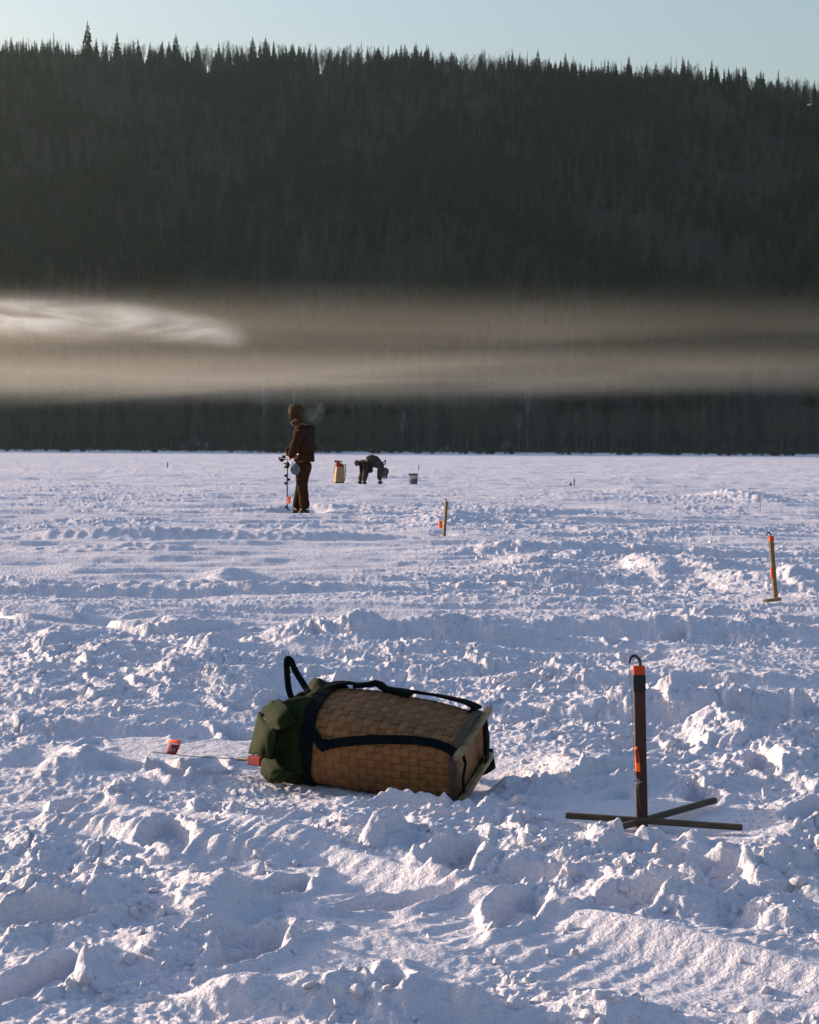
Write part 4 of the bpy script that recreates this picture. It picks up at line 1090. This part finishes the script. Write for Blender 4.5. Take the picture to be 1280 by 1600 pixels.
# ------------------------------------------------------------------ people
def skin(name, nodes, edges, mat, parent, root=0, sub=2, wr=0, wscale=9, smooth=True):
    me = bpy.data.meshes.new(name); me.from_pydata([n[:3] for n in nodes], edges, []); me.update()
    o = bpy.data.objects.new('tmp', me); COL.objects.link(o)
    o.modifiers.new('skin', 'SKIN').use_smooth_shade = True
    if not me.skin_vertices:
        bm = bmesh.new(); bm.from_mesh(me); bm.verts.layers.skin.verify(); bm.to_mesh(me); bm.free()
    sv = me.skin_vertices[0].data
    for i, n in enumerate(nodes):
        r = n[3]; sv[i].radius = (r, r) if isinstance(r, (int, float)) else r
        sv[i].use_root = (i == root)
    s = o.modifiers.new('sub', 'SUBSURF'); s.levels = sub; s.render_levels = sub
    dg = bpy.context.evaluated_depsgraph_get(); dg.update()
    ev = o.evaluated_get(dg); m2 = bpy.data.meshes.new_from_object(ev)
    bpy.data.objects.remove(o); bpy.data.meshes.remove(me)
    m2.name = name
    if wr:
        co = np.empty(len(m2.vertices)*3, np.float32); m2.vertices.foreach_get('co', co); co = co.reshape(-1, 3)
        no = np.empty(len(m2.vertices)*3, np.float32); m2.vertices.foreach_get('normal', no); no = no.reshape(-1, 3)
        d = perlin(co[:, 0]*wscale+co[:, 1]*wscale*.7, co[:, 2]*wscale*1.6, 3)+.5*perlin(co[:, 0]*wscale*2.3+5, co[:, 2]*wscale*2.6+co[:, 1]*wscale*2, 4)
        co = co+no*(d*wr)[:, None]; m2.vertices.foreach_set('co', co.ravel()); m2.update()
    return link(name, m2, mat, parent, smooth)
M_SKIN = simple('skin', (.50, .27, .18), (.42, .2, .14), rough=.55)
M_JACKET = simple('brown_canvas', (.042, .019, .010), (.022, .010, .006), scale=7, rough=.95, spec=.06, bump=.006, bscale=25)
M_TROUSER = simple('tan_canvas', (.040, .018, .009), (.022, .010, .006), scale=7, rough=.95, spec=.06, bump=.006, bscale=20)
M_FUR = simple('brown_fur', (.07, .036, .014), (.022, .012, .006), scale=40, rough=.95, bump=.02, bscale=60)
M_BOOT = simple('brown_boot', (.05, .03, .018), (.02, .012, .009), rough=.7)
M_GLOVE = simple('black_glove', (.025, .022, .02), rough=.7)
M_PACK = simple('dark_backpack', (.012, .008, .007), rough=.8, bump=.004, bscale=30)
M_EYE = simple('eye', (.03, .02, .015), rough=.3)
def head(parent_list, c, fwd, r=.105, mat=M_SKIN):
    """face and skull as rows of a deformed ball: returned as MB in local frame"""
    f = Vector(fwd).normalized(); upv = Vector((0, 0, 1)); upv = (upv-f*upv.dot(f)).normalized(); s = f.cross(upv)
    m = MB(); V = []; nu, nv = 36, 26
    tmp = MB(); tmp.sphere((0, 0, 0), 1, nu, nv)
    for v in tmp.V:
        x, y, z = v            # x forward, y side, z up
        k = Vector((x*.98, y*.78, z*1.18))
        if z < -.1: k.x *= 1-.10*(-z); k.y *= 1-.32*(-z-.1)
        if x > .3:
            k.x *= .96
            nose = math.exp(-((y/.13)**2+((z+.12)/.22)**2)); k.x += .20*nose
            k.x -= .08*math.exp(-(((abs(y)-.33)/.16)**2+((z-.08)/.13)**2))
            k.x += .05*math.exp(-((y/.45)**2+((z-.25)/.1)**2))
            k.x += .06*math.exp(-((y/.22)**2+((z+.52)/.07)**2)); k.x += .07*math.exp(-((y/.25)**2+((z+.9)/.15)**2))
            k.x -= .03*math.exp(-((y/.25)**2+((z+.58)/.02)**2))
        V.append(Vector(c)+(f*k.x+s*k.y+upv*k.z)*r)
    m.add(V, tmp.F)
    for sg in (-1, 1):
        m.sphere(Vector(c)+(f*-.02+s*sg*.80-upv*.05)*r, (.025, .025, .036), 10, 8)
    eyes = MB()
    for sg in (-1, 1): eyes.sphere(Vector(c)+(f*.83+s*sg*.33+upv*.08)*r, .013, 10, 8)
    return m, eyes
def merge(a, b_mb, name):
    """join an MB into an existing object's mesh (one continuous body)"""
    me = a.data; bm = bmesh.new(); bm.from_mesh(me)
    vs = [bm.verts.new(v) for v in b_mb.V]
    for f in b_mb.F:
        fc = bm.faces.new([vs[i] for i in f]); fc.smooth = True
    bm.to_mesh(me); bm.free()
def glove(name, wrist, palm_dir, nrm, parent, mat=M_GLOVE, curl=.9, s=1.0):
    """palm, four unequal fingers and a side thumb, curled round a grip"""
    w = Vector(wrist); d = Vector(palm_dir).normalized(); n = Vector(nrm); n = (n-d*n.dot(d)).normalized(); side = d.cross(n)
    nodes = [(*w, .034*s), (*(w+d*.045*s), (.040*s)), (*(w+d*.085*s), .036*s)]; edges = [(0, 1), (1, 2)]
    for i, (o, L_) in enumerate(((-.030, .070), (-.010, .080), (.010, .075), (.029, .058))):
        p = w+d*.085*s+side*o*s; prev = 2; q = p; dd = d.copy()
        for k in range(3):
            dd = (dd*math.cos(curl)+n*math.sin(curl)).normalized() if k else (d*.9+n*.3).normalized()
            q = q+dd*L_*s*(.42, .34, .26)[k]; nodes.append((*q, (.0115, .0105, .0085)[k]*s)); edges.append((prev, len(nodes)-1)); prev = len(nodes)-1
    p = w+d*.03*s-side*.035*s; nodes.append((*p, .014*s)); edges.append((1, len(nodes)-1)); prev = len(nodes)-1
    for k in range(2):
        p = p+(d*.5-side*.35+n*(.5+.4*k)).normalized()*.032*s; nodes.append((*p, (.0125, .010)[k]*s)); edges.append((prev, len(nodes)-1)); prev = len(nodes)-1
    return skin(name, nodes, edges, mat, parent, 0, 1)

# standing person: pixel plane of his feet
YP = gp(471, 804).y; PX = YP/F
def mp(px, py, dy=0):
    p = at(px, py, YP+dy); return (p.x, p.y, p.z)
g = gp(471, 804)
root = empty('person', (g.x, g.y, 0), 'person in brown work clothes and fur hat standing and holding an ice auger', 'person')
def rel(n): return tuple((x-g.x, y-g.y, z, r) for (x, y, z), r in n)
hl, hr = (-.14, .16)
# body (under the clothes, face and neck show)
body_n = rel([(mp(473, 716), .11), (mp(475, 700), .12), (mp(475, 682), .15), (mp(472, 670), .13), (mp(467, 660, .02), .060), (mp(464, 652, .03), .065),
              (mp(468, 673, -.19), .06), (mp(460, 697, -.24), .042), (mp(452, 719, -.17), .028),
              (mp(477, 673, .20), .06), (mp(458, 694, .26), .042), (mp(446, 712.5, .14), .028),
              (mp(471, 722, -.09), .085), (mp(472, 760, -.11), .060), (mp(474, 794, -.13), .034), (mp(470, 799.5, -.15), .024),
              (mp(475, 722, .09), .085), (mp(468, 760, .10), .060), (mp(465, 794, .10), .034), (mp(461, 798, .12), .024)])
body = skin('body', body_n, [(0, 1), (1, 2), (2, 3), (3, 4), (4, 5), (3, 6), (6, 7), (7, 8), (3, 9), (9, 10), (10, 11), (0, 12), (12, 13), (13, 14), (14, 15), (0, 16), (16, 17), (17, 18), (18, 19)], M_SKIN, root)
hc = Vector(mp(461.5, 649.5, .03))-Vector((g.x, g.y, 0)); FW = Vector((-.72, .66, -.14))
hm_, ey = head(None, hc, FW, .102)
merge(body, hm_, 'head'); link('eyes', from_lists(ey.V, ey.F), M_EYE, body, True)
jn = rel([(mp(475, 714), .195), (mp(477, 700), .20), (mp(477, 686), .205), (mp(474, 672), .175), (mp(468, 663, .01), .105),
          (mp(470, 675, -.18), .105), (mp(461, 698, -.25), .085), (mp(453, 716, -.19), .066),
          (mp(479, 675, .19), .10), (mp(459, 696, .27), .080), (mp(447.5, 711, .16), .062)])
jk = skin('jacket', jn, [(0, 1), (1, 2), (2, 3), (3, 4), (3, 5), (5, 6), (6, 7), (3, 8), (8, 9), (9, 10)], M_JACKET, root, wr=.018)
cl_ = MB(); cc = Vector(mp(466.5, 661, .01))-Vector((g.x, g.y, 0)); cl_.sphere(cc, (.135, .125, .06), 20, 10, lambda d: 1+.10*math.sin(9*d.x+6*d.y)); link('collar', from_lists(cl_.V, cl_.F), M_FUR, jk, True)
hem = MB(); V = []; Fc = []
ce = Vector(mp(475.5, 716))-Vector((g.x, g.y, 0))
for j, (dz, k) in enumerate(((.06, 1.0), (.0, 1.04), (-.05, 1.03), (-.055, .97), (0, .93))):
    for i in range(32):
        a = 2*math.pi*i/32; V.append(ce+Vector((math.cos(a)*.168*k, math.sin(a)*.18*k, dz+.008*math.sin(3*a))))
for j in range(4):
    for i in range(32): Fc.append((j*32+i, j*32+(i+1) % 32, (j+1)*32+(i+1) % 32, (j+1)*32+i))
hem.add(V, Fc); link('jacket_hem', from_lists(V, Fc), M_JACKET, jk, True)
tn = rel([(mp(474, 718), .175), (mp(474, 724), .17),
          (mp(471.5, 736, -.09), .125), (mp(473, 762, -.11), .098), (mp(476, 785, -.125), .090), (mp(477.5, 797.5, -.13), .096),
          (mp(475, 736, .09), .125), (mp(470.5, 762, .10), .096), (mp(466, 785, .10), .088), (mp(464, 796, .10), .090)])
skin('trousers', tn, [(0, 1), (1, 2), (2, 3), (3, 4), (4, 5), (1, 6), (6, 7), (7, 8), (8, 9)], M_TROUSER, root, wr=.014, wscale=7)
for nm, a0, a1 in (('boot', (479, 801, -.12), (466.5, 802.5, -.17)), ('boot', (467, 799.5, .10), (456.5, 800.5, .14))):
    bn = rel([(mp(a0[0], a0[1]-5, a0[2]), .070), (mp(*a0), .068), (mp((a0[0]+a1[0])/2, a0[1]+.4, (a0[2]+a1[2])/2), .066), (mp(*a1), .056)])
    skin(nm, bn, [(0, 1), (1, 2), (2, 3)], M_BOOT, root)
# fur hat with its flaps down
ht = MB(); hcen = hc+Vector((.012, 0, .085))
ht.sphere(hcen, (.136, .130, .112), 30, 20, lambda d: 1+.05*float(perlin(np.array([d.x*4+d.z*3]), np.array([d.y*4+d.z*2]), 7)[0])*2.2-.10*max(0, -d.z))
hat = link('fur_hat', from_lists(ht.V, ht.F), M_FUR, root, True)
fb = MB(); fb.sphere(hcen+FW*.085+Vector((0, 0, -.01)), (.062, .11, .060), 18, 12, lambda d: 1+.08*math.sin(11*d.y)*math.sin(7*d.z)); link('front_flap', from_lists(fb.V, fb.F), M_FUR, hat, True)
for sg in (-1, 1):
    sd_ = FW.cross(Vector((0, 0, 1))).normalized()
    ef = MB(); ef.sphere(hc+sd_*sg*.098-FW*.028+Vector((0, 0, -.005)), (.048, .036, .088), 14, 10, lambda d: 1+.07*math.sin(9*d.z)); link('ear_flap', from_lists(ef.V, ef.F), M_FUR, hat, True)
bk_ = MB(); bk_.sphere(hc-FW*.075+Vector((0, 0, -.02)), (.06, .10, .08), 14, 10); link('neck_flap', from_lists(bk_.V, bk_.F), M_FUR, hat, True)
# dark day pack on his back
pk = MB(); pc = Vector(mp(484, 680, -.06))-Vector((g.x, g.y, 0))
pk.sphere(pc, (.125, .17, .20), 24, 18, lambda d: (abs(d.x)**4+abs(d.y)**4+abs(d.z)**4)**(-1/4)*.86)
bag = link('backpack', from_lists(pk.V, pk.F), M_PACK, root, True)
glove('glove', Vector(mp(451.5, 722, -.18))-Vector((g.x, g.y, 0)), (-.35, .35, -.85), (-.5, .85, 0), root, s=1.0)
glove('glove', Vector(mp(446, 713, .13))-Vector((g.x, g.y, 0)), (-.6, -.35, -.6), (-.2, -.9, .2), root, s=1.0)
# the auger
YA = YP-.10
def ap(px, py, dy=0): return at(px, py, YA+dy)
root = empty('ice_auger', Vector((ap(449.5, 795).x, YA, 0)), 'hand ice auger with spiral blade held upright in front of the standing person', 'auger')
m = MB(); m.tube([ap(449, 796), ap(448.8, 760), ap(449.4, 722)], .011, 8); addp('shaft', m, M_HOOK, root)
fl_ = MB(); V = []; Fc = []
for (y0_, y1_, rr_) in ((738, 757, .055), (787, 797, .05)):
    n0 = len(V); K = 44; turns = 1.6 if y0_ < 760 else .9
    for i in range(K+1):
        t = i/K; a = 2*math.pi*turns*t+.6; p = ap(448.9, y0_+(y1_-y0_)*t); e = math.sin(math.pi*min(1, t*6)*.5)
        V += [p+Vector((math.cos(a)*.010, math.sin(a)*.010, 0)), p+Vector((math.cos(a)*rr_*e, math.sin(a)*rr_*e, 0))]
    for i in range(K): Fc.append((n0+2*i, n0+2*i+1, n0+2*i+3, n0+2*i+2))
fo = addp('spiral_blade', from_lists(V, Fc, 'flight'), M_HOOK, root, True); sd = fo.modifiers.new('thickness', 'SOLIDIFY'); sd.thickness = .006
m = MB(); m.tube(spline([ap(449.4, 723), ap(449, 718), ap(446, 716.5, .05), ap(442, 716.5, .10), ap(441, 713, .12), ap(445, 711.5, .15)], 5), .009, 8); addp('crank', m, M_STEEL, root)
m = MB(); m.sphere(ap(436.5, 715.5, .12), (.030, .025, .020), 12, 8); m.tube([ap(437, 715.5, .12), ap(443, 716.5, .10)], .012, 8); addp('grip', m, simple('pale_grip', (.45, .45, .45), rough=.5), root)
gd = cloth(ap(449.5, 776, -.02), ap(454.5, 775, -.02), ap(454, 786, -.03), ap(449.5, 788, -.02), (0, -.02, 0), M_FLAG, 'blade_guard', root, 5, .006)
# pale plastic scoop hanging from the same hand
root = empty('ice_scoop', Vector((ap(462, 735).x, YA-.12, 0)), 'pale blue plastic ladle held at the hip of the standing person', 'ladle')
m = MB(); sc_ = ap(461.5, 733.5, -.14)
V = []; Fc = []; nr_ = 6; n = 26
for j in range(nr_+1):
    t = j/nr_
    for i in range(n):
        a = 2*math.pi*i/n; r_ = .088*t
        V.append(sc_+Vector((math.cos(a)*r_*.9, .035*(1-t*t), math.sin(a)*r_)))
for j in range(nr_):
    for i in range(n): Fc.append((j*n+i, (j+1)*n+i, (j+1)*n+(i+1) % n, j*n+(i+1) % n))
so_ = addp('bowl', from_lists(V, Fc, 'bowl'), simple('pale_blue_plastic', (.12, .16, .18), (.08, .10, .12), scale=8, rough=.35), root, True); sd = so_.modifiers.new('thickness', 'SOLIDIFY'); sd.thickness = .005
m = MB(); m.tube([sc_+Vector((-.03, 0, .05)), ap(456, 727.5, -.13)], .010, 8); addp('ladle_handle', m, M_PAIL, root)
m = MB(); m.sphere(ap(456.5, 724.5, -.14), (.034, .03, .026), 14, 10); addp('knob', m, simple('white_knob', (.75, .76, .76), rough=.4), root, True)

# bending person, far
YQ = gp(577, 756.5).y
def mq(px, py, dy=0):
    p = at(px, py, YQ+dy); return (p.x, p.y, p.z)
g2 = gp(577, 756.5)
root = empty('person', (g2.x, g2.y, 0), 'person in dark camouflage jacket bending double over the ice, hands reaching to the ground', 'person')
def rel2(n): return tuple((x-g2.x, y-g2.y, z, r) for (x, y, z), r in n)
M_CAMO = simple('dark_camouflage', (.04, .042, .034), (.016, .018, .016), scale=14, rough=.85, bump=.01, bscale=20)
M_PANTS = simple('dark_brown_trousers', (.032, .022, .017), (.018, .012, .01), scale=8, rough=.85)
bn = rel2([(mq(574.5, 722), .12), (mq(579, 717), .13), (mq(587, 717), .14), (mq(594, 723), .12), (mq(597, 729), .06), (mq(600, 734), .07),
           (mq(594, 727, -.18), .05), (mq(593, 742, -.20), .042), (mq(593.5, 751.5, -.18), .028),
           (mq(595, 727, .16), .05), (mq(596, 741, .18), .042), (mq(594.5, 750.5, .16), .028),
           (mq(572, 728, -.1), .09), (mq(571.5, 741, -.13), .055), (mq(568.5, 752, -.15), .034), (mq(570, 754, -.17), .024),
           (mq(573, 727, .1), .09), (mq(566, 740, .14), .055), (mq(562, 751.5, .16), .034), (mq(563.5, 753.5, .15), .024)])
body = skin('body', bn, [(0, 1), (1, 2), (2, 3), (3, 4), (4, 5), (3, 6), (6, 7), (7, 8), (3, 9), (9, 10), (10, 11), (0, 12), (12, 13), (13, 14), (14, 15), (0, 16), (16, 17), (17, 18), (18, 19)], M_SKIN, root)
hc2 = Vector(mq(600.5, 737, -.02))-Vector((g2.x, g2.y, 0)); hm2, ey2 = head(None, hc2, (.25, -.15, -.95), .10); merge(body, hm2, 'head'); link('eyes', from_lists(ey2.V, ey2.F), M_EYE, body, True)
jn = rel2([(mq(573, 724), .21), (mq(579, 720), .225), (mq(587, 720), .225), (mq(594, 725), .17), (mq(597.5, 731), .10),
           (mq(594, 729, -.17), .10), (mq(593, 742, -.20), .085), (mq(593.5, 751, -.18), .07), (mq(596, 729, .16), .09), (mq(596, 741, .18), .075), (mq(594.5, 750, .16), .06)])
jk = skin('jacket', jn, [(0, 1), (1, 2), (2, 3), (3, 4), (3, 5), (5, 6), (6, 7), (3, 8), (8, 9), (9, 10)], M_CAMO, root, wr=.02)
tn = rel2([(mq(573, 726), .20), (mq(572, 728, -.10), .13), (mq(571.5, 741, -.13), .10), (mq(568.5, 752.5, -.15), .085), (mq(573, 727, .1), .13), (mq(566, 740, .14), .10), (mq(562.5, 752, .16), .085)])
skin('trousers', tn, [(0, 1), (1, 2), (2, 3), (0, 4), (4, 5), (5, 6)], M_PANTS, root, wr=.012)
for a0, a1 in (((568.5, 754.5, -.15), (573, 755.8, -.19)), ((561.5, 754, .16), (566, 755.2, .12))):
    skin('boot', rel2([(mq(a0[0], a0[1]-3, a0[2]), .068), (mq(*a0), .068), (mq(*a1), .055)]), [(0, 1), (1, 2)], M_BOOT, root)
glove('glove', Vector(mq(593.5, 751.5, -.18))-Vector((g2.x, g2.y, 0)), (0, .1, -1), (.3, 1, 0), root, s=1.2, mat=M_PANTS)
glove('glove', Vector(mq(594.5, 750.5, .16))-Vector((g2.x, g2.y, 0)), (0, -.1, -1), (.3, -1, 0), root, s=1.2, mat=M_PANTS)
M_GREYFUR = simple('grey_fur', (.12, .11, .11), (.05, .045, .045), scale=30, rough=.95, bump=.02, bscale=50)
ht = MB(); ht.sphere(hc2+Vector((.02, 0, .005)), (.13, .13, .125), 24, 16, lambda d: 1+.12*float(perlin(np.array([d.x*4+d.z*3]), np.array([d.y*4+d.z*2]), 9)[0])); hat = link('fur_hat', from_lists(ht.V, ht.F), M_GREYFUR, root, True)
for dx_ in (.0, .07):
    ef = MB(); ef.sphere(hc2+Vector((dx_, -.08+dx_*2, -.14)), (.035, .03, .10), 10, 8); link('ear_flap', from_lists(ef.V, ef.F), M_GREYFUR, hat, True)
mt = MB(); mt.sphere(Vector(mq(558, 723.5))-Vector((g2.x, g2.y, 0)), (.095, .07, .10), 16, 12, lambda d: 1+.12*math.sin(6*d.x+4*d.z)); mt.tube([Vector(mq(560, 723))-Vector((g2.x, g2.y, 0)), Vector(mq(571, 721))-Vector((g2.x, g2.y, 0))], [.05, .04], 8); link('hanging_mitten', from_lists(mt.V, mt.F), M_GREYFUR, root, True)
lp = MB(); lp.tube([v-Vector((g2.x, g2.y, 0)) for v in spline([Vector(mq(597, 726)), Vector(mq(600, 721.5)), Vector(mq(602.8, 719.5)), Vector(mq(602.5, 723)), Vector(mq(599, 727.5))], 5)], .018, 8); link('hood_loop', from_lists(lp.V, lp.F), M_CAMO, jk, True)

# breath hanging behind the standing person
bm_, nt, v = volmat('breath_air', (.95, .97, 1), .3)
def breath_build(nf, X, Y, Z, mr, mul, add):
    L = nt.links.new
    r2 = add(add(mul(mul(X, 5.2), mul(X, 5.2)), mul(mul(Y, 6.5), mul(Y, 6.5))), mul(mul(Z, 4.2), mul(Z, 4.2)))
    return mul(mr(r2, 0, 1, 1, 0), mr(nf, .42, .62))
fade_box(nt, v, None, BREATH, 1.0, (7, 7, 7), 0, breath_build)
bo = link('breath', box_mesh(.42, .34, .52, 'breath'), bm_); bo.location = mp(492, 645, -.02); bo.rotation_euler = (0, R(20), 0)
tag(bo, 'faint puff of frozen breath hanging behind the fur hat', 'breath', kind='stuff')
